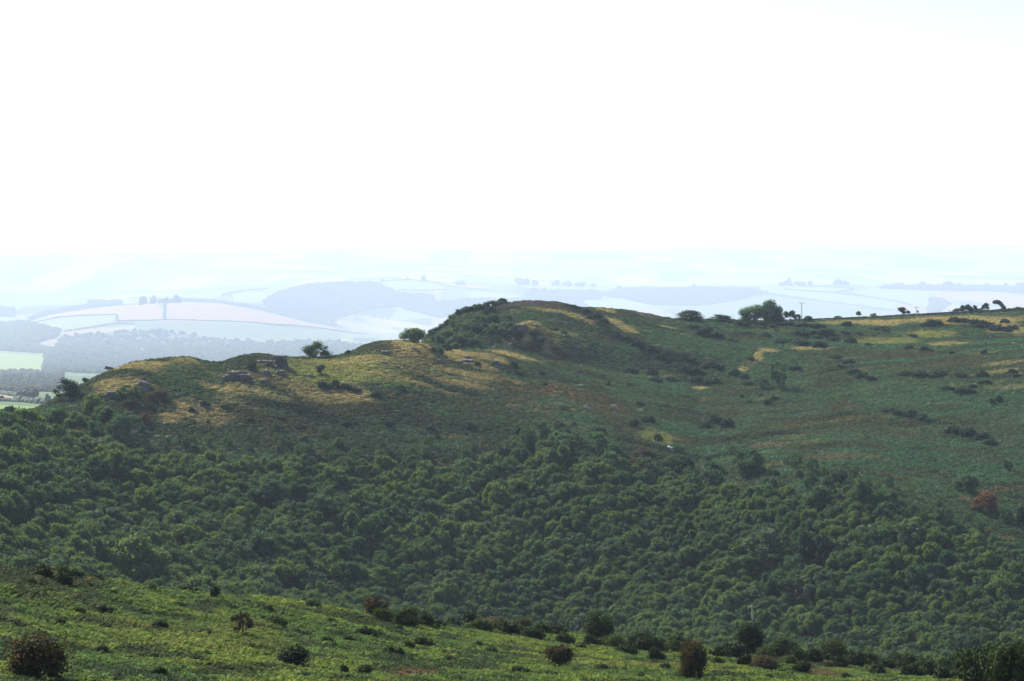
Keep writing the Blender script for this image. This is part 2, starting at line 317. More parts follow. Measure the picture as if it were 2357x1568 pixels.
# ------------------------------------------------------------------ the far country as one sheet, with its fields
CO_BASE = np.array((0.10, 0.14, 0.07)); CO = dict(pink=(0.30, 0.20, 0.13), cream=(0.28, 0.235, 0.15), pale=(0.20, 0.25, 0.11), green=(0.19, 0.25, 0.08), wood=(0.075, 0.10, 0.07), grass=(0.13, 0.22, 0.06), brown=(0.28, 0.20, 0.14), mid=(0.12,0.165,0.10))
FIELDS = [
 ('pink', [(26,323.5),(58,313.9),(87,309.5),(122,306),(145,304.6),(158,304.5),(163,319.7),(141,320),(118.7,321.5),(117,315),(116,314.4),(87,315),(58,316.8)]),
 ('pink', [(167,302.4),(188,302.4),(217,303.8),(246,308.2),(275,314.8),(304,322),(345,330),(341,330.8),(311,326.6),(275,324.4),(217,320.8),(168,319.8)]),
 ('pale', [(29,328),(58,319.4),(116,315.4),(113,322.3),(65,330.2)]), ('cream', [(65,334.5),(90,330),(134,325.4),(134,328),(90,333),(78,335)]),
 ('mid', [(142,322),(217,322.5),(275,326),(341,332),(341,341),(250,340),(190,333),(140,329)]),
 ('green', [(-40,350),(0,352.7),(46,355.6),(40,371.5),(-40,374)]), ('cream', [(-30,393.2),(4,393.2),(17,396.5),(14,399),(-30,398.5)]), ('grass', [(-60,404.5),(0,405),(46,407),(30,412),(20,418),(-60,418)]),
 ('pale', [(0,318.5),(14,318),(13,322.5),(0,322.5)]), ('pale', [(232,303.5),(234,294),(252,291),(270,292.5),(264,297),(262,302)]), ('cream', [(185,295.2),(205,293.5),(222,291.8),(219,294),(200,295.4)]), ('cream', [(95,299),(125,297.5),(135,300),(110,302.5)]),
 ('pale', [(382,282),(405,280.5),(428,282.7),(448.5,289),(413,290.4),(399,289.7)]), ('pink', [(429,281.4),(457,283.2),(493,286.8),(494,289.7),(452,286.5)]), ('pale', [(461,291.9),(490,292.5),(524,296.5),(512,298.5),(472,298.3)]), ('cream', [(341,279.6),(368,280.2),(400,278.9),(370,282.2),(341,282)]),
 ('cream', [(300,321),(341,320.6),(370,325),(400,330.5),(396,334),(341,326)]), ('cream', [(353,315),(405,321.5),(436,328),(433,335),(399,328),(370,322)]), ('pale', [(341,338),(352,338.5),(354,342),(341,342)]), ('pale', [(468,306.5),(500,304.5),(640,305),(635,308),(560,308)]), ('pale', [(585,302),(612,299),(640,302),(655,307),(590,307)]),
 ('pale', [(726,289.5),(778,289),(800,286.5),(846,288.5),(852,290),(834,292.3),(790,289.8),(758,291)]), ('pale', [(770,293.5),(786,290.5),(834,293.5),(898,302),(890,309),(828,301)]), ('pale', [(852,291),(870,289),(925,291.5),(936,300),(940,309),(905,303),(868,296.5)]), ('mid', [(700,305),(770,296),(828,303.5),(892,312),(860,320),(700,320)]),
 ('pink', [(932,292),(980,292.5),(1040,297.5),(1040,306.5),(990,304),(960,300),(940,298)]), ('pink', [(935,316),(950,305.5),(990,307),(1040,309),(1040,318),(935,318)]), ('cream', [(812,282.8),(840,280.5),(870,281.5),(880,283),(830,283.6)]), ('cream', [(955,280.8),(1024,282.3),(1040,284.5),(960,284)]),
 ('cream', [(520,286.5),(550,286),(556,287.3),(530,288)]), ('pale', [(536,288),(600,287.5),(612,290),(570,292),(540,291)]),
 ('cream', [(682,276),(760,277),(780,279.5),(690,281)]), ('brown', [(756,264),(820,258),(890,258.5),(880,263),(800,268)]), ('cream', [(0,284),(40,283.5),(64,288),(20,291)]), ('cream', [(150,285.5),(240,282),(330,281),(240,285)]), ('cream', [(430,264),(560,261),(600,263),(480,267)]), ('pale', [(100,270),(220,268),(300,272),(180,277)]), ('brown', [(850,274),(930,275),(950,279),(870,278)]), ('cream', [(150,260),(300,262),(250,265)]), ('pale',[(500,272),(640,270),(660,276),(540,278)]),
]
WOODS = [ [(30,318),(58,309.5),(87,306),(90,302),(121,302),(121,305),(87,308.8),(58,313),(26,321)], [(158,301),(188,300.6),(217,302),(246,306),(300,318),(304,321),(275,313.6),(246,307),(217,303),(188,301.7),(160,303)],
 [(60,338),(90,334.5),(142,330),(190,334.5),(250,342),(341,343),(400,352),(400,370),(200,380),(60,372),(55,352)], [(0,322.5),(26,323.5),(60,331),(55,338),(30,345),(55,352),(40,353),(0,351),(0,340)],
 [(262,303),(271,297),(282,291.9),(304,286),(319,283.9),(341,283.2),(370,283),(385,287.5),(399,293.3),(431,296),(436,302),(400,307),(372,309),(352,315),(338,318),(330,324),(345,328),(325,325),(304,321),(275,313)], [(0,372),(62,374),(62,392),(20,392),(0,390)], [(46,353),(62,350),(62,385),(44,372)],
 [(599,295.5),(616,290),(645,288.8),(683,289),(705,288),(752,290),(768,293.5),(740,300),(700,306),(650,305),(620,298)], [(400,308),(436,302),(470,300),(520,300),(580,301),(590,308),(560,312),(500,316),(440,318)], [(885,286.5),(957,286.5),(1030,288),(1030,294),(985,291),(930,290.5),(880,288.5)],
 [(0,308),(14,308.5),(14,317),(0,317)], [(532,290),(600,292.5),(600,300),(545,299),(524,296)], [(930,299),(942,300),(950,304),(935,315),(928,312)],
]
HEDGES = [([(26,324.5),(58,317.6),(87,315.7),(116,314.9),(118,321.8),(141,320.8),(163,320.4),(190,320.4),(217,321.4),(275,325),(311,327.2),(345,331.6)], 'dark hedge running under the pink stubble fields of the far domed hill'),
 ([(164,303),(165,308),(164.5,314),(164.5,320)], 'thick hedge splitting the two pink stubble fields on the far domed hill'),
 ([(65,331.6),(90,328),(113,323.8),(134,324.4)], 'far hedge below the small pale green field on the domed hill'),
 ([(26,322.4),(58,313.4),(87,308.9),(122,305.2),(145,303.8),(160,302.2)], 'hedge along the top edge of the left pink stubble field'),
 ([(769.6,294.3),(800,298.2),(827.5,302.4),(860,306.2),(893,311)], 'longest thin hedge crossing the pale fields beyond the skyline pole'),
 ([(784,289.3),(810,291.5),(834.7,293),(868,296.8),(900,302.4),(910,305)], 'middle thin hedge crossing the pale fields on the far right ridge'),
 ([(834.7,292.8),(850.7,290.3),(852,288.5),(800,286.8)], 'short hedge forking off above the pale fields of the right ridge'),
 ([(382,281.4),(406,279.6),(428,281.4),(450,286.6),(494,290.5)], 'far hedge along the top of the pale green ridge field behind the tor'),
 ([(399,290.2),(414,290.9),(449,289.6)], 'far hedge under the pale green ridge field behind the tor'),
 ([(222,294.8),(240,291.2),(268,288.6)], 'faint hedge above the pale field left of the far wooded hill'),
 ([(0,394),(17,396.5),(30,399)], 'dark hedge above the nearest pale field at the left edge'),
 ([(-10,401),(10,401.5),(28,402.5),(46,404)], 'broad dark hedge above the bright green field at the left edge')]
HW = [([hit_far(*p) for p in pts], lab) for pts, lab in HEDGES]
def densify(poly, n=6):
    out = []
    for i in range(len(poly)):
        a, b = poly[i], poly[(i+1) % len(poly)]
        for k in range(n): out.append((a[0]+(b[0]-a[0])*k/n, a[1]+(b[1]-a[1])*k/n))
    return out
def inside(poly, X, Y):
    r = np.zeros(len(X), bool); j = len(poly)-1
    for i in range(len(poly)):
        xi, yi = poly[i]; xj, yj = poly[j]
        if yi != yj:
            r ^= ((yi > Y) != (yj > Y)) & (X < (xj-xi)*(Y-yi)/(yj-yi)+xi)
        j = i
    return r
def to_far(poly):   # world outline kept as (bearing, distance) so that it stays a simple outline
    o = []
    for (px, py) in densify(poly, 3):
        x, y, z = hit_far(px, py); o.append((x/y, math.log(y)))
    return o
tf = np.concatenate([np.linspace(-0.60, -0.27, 60)[:-1], np.linspace(-0.27, 0.27, 900), np.linspace(0.27, 0.60, 60)[1:]])
rf = np.exp(np.linspace(math.log(1150), math.log(44500), 820))
FX = (tf[None, :]*rf[:, None]).ravel(); FY = np.repeat(rf[:, None], len(tf), 1).ravel(); FZ = ground_far(FX, FY)
fc = np.empty((len(FX), 3)); a = sstep(-0.15, 0.15, fbm(FX/1100, FY/1400, 4, 4.0))[:, None]
fc[:] = CO_BASE*(1-a) + np.array((0.07, 0.12, 0.05))*a
cell = vnoise(np.floor(FX/640 + 0.4*fbm(FX/1400, FY/1400, 2))*7.31, np.floor(FY/1400 + FX/3900)*3.77)
mid_ = (FY > 6000) & (FY <= 23500)
cell2 = vnoise(np.floor(FX/330 + 0.5*fbm(FX/900, FY/900, 2, 6.0))*5.17, np.floor(FY/800 + FX/2200)*9.41)
fc[mid_] = np.where(cell2[mid_, None] > 0.66, np.array((0.22, 0.18, 0.125)), np.where(cell2[mid_, None] > 0.42, np.array((0.17, 0.215, 0.11)), np.where(cell2[mid_, None] > 0.28, np.array((0.11, 0.15, 0.08)), np.array((0.06, 0.085, 0.055)))))
far3 = FY > 23500
fc[far3] = np.where(cell[far3, None] > 0.60, np.array((0.36, 0.29, 0.20)), np.where(cell[far3, None] > 0.38, np.array((0.17, 0.24, 0.12)), np.array((0.06, 0.10, 0.05))))
fb, fd_ = FX/FY, np.log(FY)
WOODP = [to_far(p) for p in WOODS]
for p in WOODP:
    m = inside(p, fb, fd_); fc[m] = CO['wood']
for kind, poly in FIELDS:
    P = to_far(poly); bb = np.array(P); lo = bb.min(0); hi = bb.max(0)
    idx = np.nonzero((fb > lo[0]) & (fb < hi[0]) & (fd_ > lo[1]) & (fd_ < hi[1]))[0]
    idx = idx[inside(P, fb[idx], fd_[idx])]; fc[idx] = CO[kind]
me = mesh_np('far_country', np.stack([FX, FY, FZ], 1), grid_quads(len(rf), len(tf)), [ground_mat('far_fields', 0.02, (0.85, 1.15))], fc, smooth=True)
link('hills', me, kind='structure', label='hazy farmland of fields and low hills reaching to the horizon', cat='hills')

# ------------------------------------------------------------------ plant shapes
def ico(sub):
    p = (1+5**0.5)/2
    V = [(-1,p,0),(1,p,0),(-1,-p,0),(1,-p,0),(0,-1,p),(0,1,p),(0,-1,-p),(0,1,-p),(p,0,-1),(p,0,1),(-p,0,-1),(-p,0,1)]
    T = [(0,11,5),(0,5,1),(0,1,7),(0,7,10),(0,10,11),(1,5,9),(5,11,4),(11,10,2),(10,7,6),(7,1,8),(3,9,4),(3,4,2),(3,2,6),(3,6,8),(3,8,9),(4,9,5),(2,4,11),(6,2,10),(8,6,7),(9,8,1)]
    V = [np.array(v)/np.linalg.norm(v) for v in V]
    for _ in range(sub):
        mid = {}; T2 = []
        def m(a, b):
            k = (min(a, b), max(a, b))
            if k not in mid:
                v = V[a]+V[b]; V.append(v/np.linalg.norm(v)); mid[k] = len(V)-1
            return mid[k]
        for a, b, c in T:
            x, y, z = m(a, b), m(b, c), m(c, a); T2 += [(a, x, z), (b, y, x), (c, z, y), (x, y, z)]
        T = T2
    return np.array(V), np.array(T)
ICO1, ICO2 = ico(1), ico(2)
def leaves(g, C, Nrm, size, jit=0.9):
    """Leaf sprays as small quads at C facing roughly along Nrm."""
    n = len(C); N = Nrm + g.normal(0, jit, (n, 3)); N /= np.linalg.norm(N, axis=1)[:, None]+1e-9
    U = np.cross(N, g.normal(0, 1, (n, 3))); U /= np.linalg.norm(U, axis=1)[:, None]+1e-9; W = np.cross(N, U)
    s = size*g.uniform(0.55, 1.35, (n, 1)); b = g.uniform(0.45, 1.0, (n, 1))
    V = np.stack([C-U*s-W*s*b*0.5, C+U*s*0.2-W*s*b, C+U*s+W*s*b*0.4, C-U*s*0.3+W*s*b], 1).reshape(-1, 3)
    return V, np.arange(4*n).reshape(n, 4)
def crown(seed, lobes, n_leaf, size, lobe_r=(0.28, 0.45), spread=0.72, flat=1.0, low=-0.25, core=0.72, skew=0.0, zc=0.0, hang=0.0, rag=(0.72, 1.10)):
    """Crown of unit half width; z runs about from low to flat."""
    g = np.random.default_rng(seed); C = []; Rr = []
    for i in range(lobes):
        while True:
            p = g.normal(0, 1, 3); p /= np.linalg.norm(p); p *= g.uniform(0.55, 1.0)**0.5*spread
            if p[2] > low: break
        C.append(p); Rr.append(g.uniform(*lobe_r))
    C = np.array(C); Rr = np.array(Rr)
    wgt = Rr**2; k = g.choice(lobes, n_leaf, p=wgt/wgt.sum())
    d = g.normal(0, 1, (n_leaf, 3)); d[:, 2] = d[:, 2]*0.9+0.25; d /= np.linalg.norm(d, axis=1)[:, None]
    bump = 1+0.16*np.sin(d[:, 0]*9+k)*np.cos(d[:, 2]*8+2*k)
    P = C[k] + d*(Rr[k]*bump*g.uniform(*rag, n_leaf))[:, None]
    if hang: P[:, 2] -= hang*g.random(n_leaf)**2
    V, Q = leaves(g, P, d, size)
    allV = [V]; allT = [np.concatenate([Q[:, [0, 1, 2]], Q[:, [0, 2, 3]]])]; off = len(V)
    for c, r in zip(C, Rr):     # the twiggy inside of each bough, hidden under its leaves
        v = ICO1[0]*r*core*(1+0.25*g.random((len(ICO1[0]), 1))) + c; allV.append(v); allT.append(ICO1[1]+off); off += len(v)
    V = np.concatenate(allV); V[:, 2] = V[:, 2]*flat + zc
    if skew: V[:, 0] += skew*(V[:, 2]-V[:, 2].min())
    return V, np.concatenate(allT)
def fit(V, box_w=2.0, h=1.0):   # width 2, base at 0, height 1
    V = V.copy(); lo, hi = np.percentile(V, 0.5, 0), np.percentile(V, 99.5, 0); V[:, :2] -= (lo[:2]+hi[:2])/2; V[:, :2] *= box_w/max(hi[0]-lo[0], hi[1]-lo[1]); V[:, 2] = (V[:, 2]-lo[2])/(hi[2]-lo[2])*h
    return V
SHAPES = {}
def shape(kind, i):
    k = (kind, i)
    if k in SHAPES: return SHAPES[k]
    s = 100*hash_kind[kind]+i
    if kind == 'oak': V, T = crown(s, 26, 3200, 0.052, (0.18, 0.34), 0.78, 0.66, -0.1, core=0.66)
    elif kind == 'birch': V, T = crown(s, 30, 1700, 0.062, (0.13, 0.26), 0.84, 1.25, -0.6, core=0.4, hang=0.2)
    elif kind == 'gorse': V, T = crown(s, 12, 1300, 0.085, (0.26, 0.44), 0.70, 0.7, -0.1, core=0.55, rag=(0.5, 1.25))
    elif kind == 'thorn': V, T = crown(s, 24, 3600, 0.042, (0.20, 0.38), 0.68, 0.9, -0.35, core=0.45, rag=(0.5, 1.22))
    elif kind == 'dome': V, T = crown(s, 36, 5200, 0.042, (0.22, 0.40), 0.62, 0.95, -0.45, core=0.38, rag=(0.35, 1.3))
    elif kind == 'lean': V, T = crown(s, 11, 900, 0.07, (0.22, 0.38), 0.70, 0.55, -0.2, core=0.6, skew=-0.5)
    elif kind == 'far': V, T = crown(s, 7, 120, 0.16, (0.35, 0.5), 0.6, 0.8, -0.2, core=0.95)
    V = fit(V); SHAPES[k] = (V, T); return SHAPES[k]
hash_kind = dict(oak=1, birch=2, gorse=3, thorn=4, lean=5, far=6, dome=7)
MESH = {}
def plant_mesh(kind, i, mat, z0=0.0):
    k = (kind, i, mat.name, z0)
    if k not in MESH:
        V, T = shape(kind, i); V = V.copy(); V[:, 2] = z0 + V[:, 2]*(1-z0); MESH[k] = mesh_np(kind+'_foliage', V, T, [mat])
    return MESH[k]
def tube(path, rad, seg=6):
    V = []; Q = []
    for j, (p, r) in enumerate(zip(path, rad)):
        for s in range(seg):
            a = 2*math.pi*s/seg; V.append((p[0]+r*math.cos(a), p[1]+r*math.sin(a), p[2]))
        if j:
            for s in range(seg):
                Q.append(((j-1)*seg+s, (j-1)*seg+(s+1) % seg, j*seg+(s+1) % seg, j*seg+s))
    return V, Q
def trunk_geo(seed, r, limbs=4, top=0.75, spread=0.55, lean=0.0):
    """Unit height trunk with limbs reaching into a unit crown."""
    g = np.random.default_rng(seed); V = []; Q = []
    def add(path, rad):
        v, q = tube(path, rad); o = len(V); V.extend(v); Q.extend([tuple(i+o for i in f) for f in q])
    zs = np.linspace(-0.06, top, 6); pts = [(lean*z+0.02*g.normal(), 0.02*g.normal(), z) for z in zs]
    add(pts, [r*1.5, r, r*0.9, r*0.75, r*0.55, r*0.3])
    for i in range(limbs):
        a = 2*math.pi*(i+g.random())/limbs; b = pts[2 if i % 2 else 3]; e = spread*g.uniform(0.7, 1.1)
        p1 = (b[0]+e*0.5*math.cos(a), b[1]+e*0.5*math.sin(a), b[2]+0.16); p2 = (b[0]+e*math.cos(a), b[1]+e*math.sin(a), b[2]+0.38)
        add([b, p1, p2], [r*0.55, r*0.4, r*0.15])
    return V, Q
TR = {}
def trunk_mesh(i, r, mat, lean=0.0, limbs=4):
    k = (i, r, mat.name, lean, limbs)
    if k not in TR:
        V, Q = trunk_geo(50+i, r, limbs, lean=lean); TR[k] = mesh_np('trunk', V, Q, [mat], smooth=True)
    return TR[k]
M_OAK = foliage_mat('oak_leaves', (0.032, 0.078, 0.042), (0.105, 0.155, 0.050), 0.42, patch=0.03)
M_BIRCH = foliage_mat('birch_leaves', (0.036, 0.084, 0.052), (0.078, 0.138, 0.064), 0.36)
M_GREY = foliage_mat('willow_leaves', (0.050, 0.088, 0.052), (0.085, 0.125, 0.070), 0.36)
M_LIME = foliage_mat('bright_oak_leaves', (0.066, 0.116, 0.036), (0.108, 0.152, 0.040), 0.42)
M_HOLLOW = foliage_mat('hollow_shade_leaves', (0.010, 0.024, 0.016), (0.018, 0.036, 0.020), 0.08)  # near-black leaf colour stands in for the shade of a hollow in the wood
M_GORSE = foliage_mat('gorse_spines', (0.012, 0.032, 0.022), (0.026, 0.058, 0.032), 0.16)
M_FGD = foliage_mat('dark_thorn_leaves', (0.014, 0.026, 0.009), (0.034, 0.056, 0.015), 0.22)
M_FGO = foliage_mat('olive_thorn_leaves', (0.026, 0.042, 0.012), (0.060, 0.085, 0.020), 0.25)
M_RED = foliage_mat('red_berried_leaves', (0.030, 0.030, 0.014), (0.060, 0.050, 0.020), 0.25, tint=(0.085, 0.036, 0.018))
M_BRN = foliage_mat('brown_twiggy_leaves', (0.050, 0.042, 0.026), (0.090, 0.072, 0.040), 0.25)
M_RUST = foliage_mat('rust_leaves', (0.10, 0.050, 0.030), (0.16, 0.085, 0.045), 0.28)
M_BARK = plain_mat('bark', (0.05, 0.04, 0.03), (0.12, 0.10, 0.08), 4, 0.9, 0.02)
M_PALE = plain_mat('pale_bark', (0.30, 0.27, 0.22), (0.45, 0.42, 0.36), 5, 0.9, 0.02)
M_ROCK = plain_mat('granite', (0.06, 0.057, 0.052), (0.24, 0.215, 0.18), 1.5, 0.9, 0.5, (0.5, 0.5, 5.0))
M_ROCKD = plain_mat('dark_shaded_granite', (0.03, 0.03, 0.035), (0.11, 0.10, 0.10), 0.8, 0.9, 0.35, (1, 1, 3.5))  # dark tone puts the shaded side of the ridge tor into the stone
M_SLAB = plain_mat('pale_granite', (0.18, 0.165, 0.15), (0.36, 0.33, 0.30), 1.2, 0.85, 0.15)
M_WALL = plain_mat('wall_stone', (0.05, 0.048, 0.055), (0.15, 0.14, 0.14), 1.5, 0.95, 0.1)
M_WOOD = plain_mat('weathered_pole', (0.30, 0.25, 0.18), (0.46, 0.40, 0.30), 3, 0.8, 0.01, (6, 6, 0.6))
M_METAL = plain_mat('grey_metal', (0.20, 0.21, 0.22), (0.32, 0.33, 0.34), 3, 0.5, 0)
M_CER = plain_mat('insulator', (0.12, 0.07, 0.05), (0.2, 0.12, 0.08), 3, 0.3, 0)
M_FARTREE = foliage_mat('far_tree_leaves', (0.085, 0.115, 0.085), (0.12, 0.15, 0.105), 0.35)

# ------------------------------------------------------------------ labels by the nearest feature one can find
MARKS = [(282, 360, 'dark tor block'), (235, 376, 'layered outcrop'), (316, 350, 'round ridge tree'), (142, 384, 'leaning grey crag'), (415, 343, 'golden knoll'), (530, 301, 'flat heather summit'), (522, 332, 'rocky knob'),
 (545, 344, 'golden mound'), (802, 312, 'skyline pole'), (750, 310, 'skyline tree clump'), (690, 316, 'first skyline bush'), (778, 378, 'lone moor birch'), (570, 396, 'orange gorse bloom'), (674, 449, 'pale sloping slab'), (900, 312, 'stone wall'), (998, 306, 'wind-bent tree'), (1016, 344, 'white stones'),
 (977, 505, 'rust red thorn'), (882, 342, 'lime green grass patch'), (340, 387, 'gorse bank on the ridge'), (513, 366, 'saddle thorn'), (613, 406, 'small pale crag'), (145, 419, 'red slope bush'), (700, 388, 'bare earth scar'), (920, 415, 'long gorse belt'), (630, 323, 'golden spur')]
FMARKS = [(38, 655, 'big red thorn'), (294, 657, 'blackest bush'), (753, 625, 'foreground pole'), (376, 607, 'reddish brow thorn'), (598, 624, 'dark round thorn'), (559, 657, 'thin-stemmed thorn'), (693, 662, 'tall bottom-edge thorn'), (990, 665, 'right corner trees'), (13, 558, 'left edge thicket'), (877, 652, 'pinkish bush'), (700, 674, 'yellow strip'), (111, 581, 'orange bloom'), (243, 622, 'thin purple bush'), (470, 620, 'low green mound bush'), (834, 647, 'right olive thorn')]
WMARKS = [m for m in MARKS if m[1] > 395] + [m for m in FMARKS if m[1] < 650] + [(541, 438, 'tallest feathery birch'), (123, 430, 'widest left birch'), (750, 465, 'large dark birch'), (861, 495, 'tall leaning tree')]
USED = {}
def near_label(px, py, what, wide, marks):
    size = 'large' if wide > 20 else 'broad' if wide > 14 else 'small' if wide < 8 else 'middling'
    order = sorted(marks, key=lambda m: (m[0]-px)**2 + (2.2*(m[1]-py))**2)
    for mx, my, nm in order[:6]:
        dx, dy = px-mx, (py-my)*2.2
        if abs(dx) < 3 and abs(dy) < 4: rel = 'right at'
        else:
            a = math.degrees(math.atan2(-dy, dx)) % 360
            rel = ['right of', 'up and right of', 'above', 'up and left of', 'left of', 'down and left of', 'below', 'down and right of'][int((a+22.5)//45) % 8]
        dist = math.hypot(dx, dy); how = 'just ' if dist < 14 else '' if dist < 34 else 'well '
        if rel == 'right at': how = ''
        lab = f'{size} {what} {how}{rel} the {nm}'
        if lab not in USED: USED[lab] = 1; return lab
    lab = f'{size} {what} in the row {rel} the {nm}'; k = 0
    while lab in USED: k += 1; lab = f'{size} {what} {("second", "third", "fourth", "fifth")[min(k-1,3)]} nearest {rel} the {nm}' + (' there' if k > 4 else '')
    USED[lab] = 1; return lab

# ------------------------------------------------------------------ gorse, thorns and birches of the far moor, each one placed where it grows
GORSE = [(691,327,16,4),(704,331,24,9),(716,336,16,6),(733,340.5,10,3),(728,322,10,3),(743.5,324,16,5),(770,325,22,4),(787,323.5,18,4),(803,325,16,4),(817,326,18,4),(847,324.5,12,5),(763,328.5,7,2.5),(776,330.7,5,3),(767,335.3,10,4),(781,342,14,4),
 (803,342.5,18,5),(820,344.7,16,6),(806,333,24,6),(822,332.5,22,7),(833,339,14,4),(817,337.5,12,4),(845,333,9,4),(851,341,13,6),(860,334,6,3),(882,329,20,4),(869,344.7,10,2.5),(934,323,20,6),(925,325,10,4),(955,320.5,14,5),(964,321,14,4),(975,323,16,6),(984,325,18,7),(996,328,16,6),(1005,329.5,14,5),(1005,321.5,10,4),
 (1012,328,12,4),(914,336,10,3),(834.7,357.7,14,4),(849,362,14,4),(840.5,367,8,4),(854,371.5,13,5),(862,375.5,12,6),(871,379,13,5),(795.6,368.3,15,4.5),(750.7,359,8,3),(908.6,347.6,9,4),(924.5,349,11,5),(931,351,7,3),(952,353.4,6,4),(984,352.7,9,5),(907,373.7,16,4.5),(921,375,18,6),(932,377,10,4),(940,373.7,14,5),(962,375,14,5),
 (982,375,12,6),(985,383,16,4),(1013,371.5,10,4),(1017,376,9,4),(948,389,14,4.5),(959,391.5,15,6),(970,392,12,5),(973,387,10,4),(992,402.6,6,6),(999,400.5,9,7),(889,411,14,4.5),(900,413,15,6),(911,414.5,15,7),(922,418,14,6),(929,421.5,10,4),(953,431,16,7),(967,433,18,8),(980,437,16,7),(991,443.5,14,6),
 (742,396.8,5,4),(761,395.4,6,3),(774.6,398.3,11,4),(768,403,10,6),(749,402.6,6,3),(788,401,5,2.5),(748,383,14,4),(761,381,12,5),(735,374,14,6),(744,377,10,5),(708,365,16,5),(718,367,13,5),(685,369,14,6),(696,372,16,6),(697,380,18,6),(712,382,18,6),(684,357,10,5),(692,361,10,5),(716,420,18,8),(728,424,16,8),(706,426,13,6),
 (542,374,6,5),(400.7,389,9,5),(477.5,365,8,5),(609,384.5,4,5),(630,385,8,4),(652.6,373,14,6),(631,371.5,14,5),(657,380,14,5),(672,380,14,5),(376,395.4,12,5),(324,385.5,13,7),(335,386,12,8),(346,388,12,6),(357,390,11,5),(575,307.5,10,3),(586,311,11,4),(596,315,11,5),(604,321,10,4),(590,318,8,4),(615,335,10,4),(626,339,13,5),(638,344,13,5),(650,350,13,6),(661,356,13,5),
 (507,336,9,7),(515,334,9,9),(533,338,8,4),(556,330,7,3),(564,333,7,3),(600,430,12,5),(648,420,14,6),(560,424,12,5),(470,426,14,5),(430,428,12,5),(520,432,12,5),(388,425,12,5),(250,421,10,4),(281,419,10,4),(300,427,12,4),(345,424,12,4),(205,404,10,5),(192,410,8,4),(225,407,10,4),(640,404,9,4),(580,372,6,3),(545,385,6,3)]
def put(kind, i, mat, px, base, w_, h_, name, label, cat, group=None, dmin=560, marks=None, trunk=None, z0=0.0, lean=0.0, wid=None):
    x, y, z = hit(px, base, dmin); s = y/F; W = w_*s/2; H = h_*s
    rz = rng.uniform(0, 6.28) if kind != 'lean' else 0.0
    if trunk:
        o = link(name, None, loc=(x, y, z-0.05), rz=rz, label=label, cat=cat, group=group)
        link('crown', plant_mesh(kind, i, mat, z0), o, (lean*H*0.6, 0, 0), 0, (W, W, H))
        link('trunk', trunk_mesh(i % 4, round(trunk/max(W, 0.1), 2), M_BARK, 0.0), o, (0, 0, 0), 0, (W, W, H*0.9))
    else:
        o = link(name, plant_mesh(kind, i, mat, z0), None, (x, y, z-0.12*H), rz, (W, W, H*1.12), label, cat, group)
    return o
for j, (px, py, w_, h_) in enumerate(GORSE):
    put('gorse', j % 6, M_GORSE, px, py+h_*0.5, w_*1.05, h_*1.1, 'gorse_bush', near_label(px, py, 'dark gorse bush', w_, MARKS), 'bush', 'gorse bushes scattered over the moor', 600)
# shrubs clothing the left flank of the summit
k = 0
while k < 44:
    px = rng.uniform(428, 513); py = rng.uniform(311, 351)
    top = np.interp(px, [427, 446, 457, 466, 486, 512], [340, 329, 320, 315, 312, 309]); bot = np.interp(px, [427, 470, 478, 513], [350, 351, 338, 330])
    if not (top < py < bot): continue
    w_ = rng.uniform(7, 14); h_ = w_*rng.uniform(0.5, 0.75)
    put('thorn', k % 5, M_BIRCH if k % 3 else M_GORSE, px, py+h_*0.5, w_, h_, 'thorn_bush', 'dense green scrub bush clothing the steep left flank below the summit', 'bush', 'scrub on the left flank of the summit', 600); k += 1

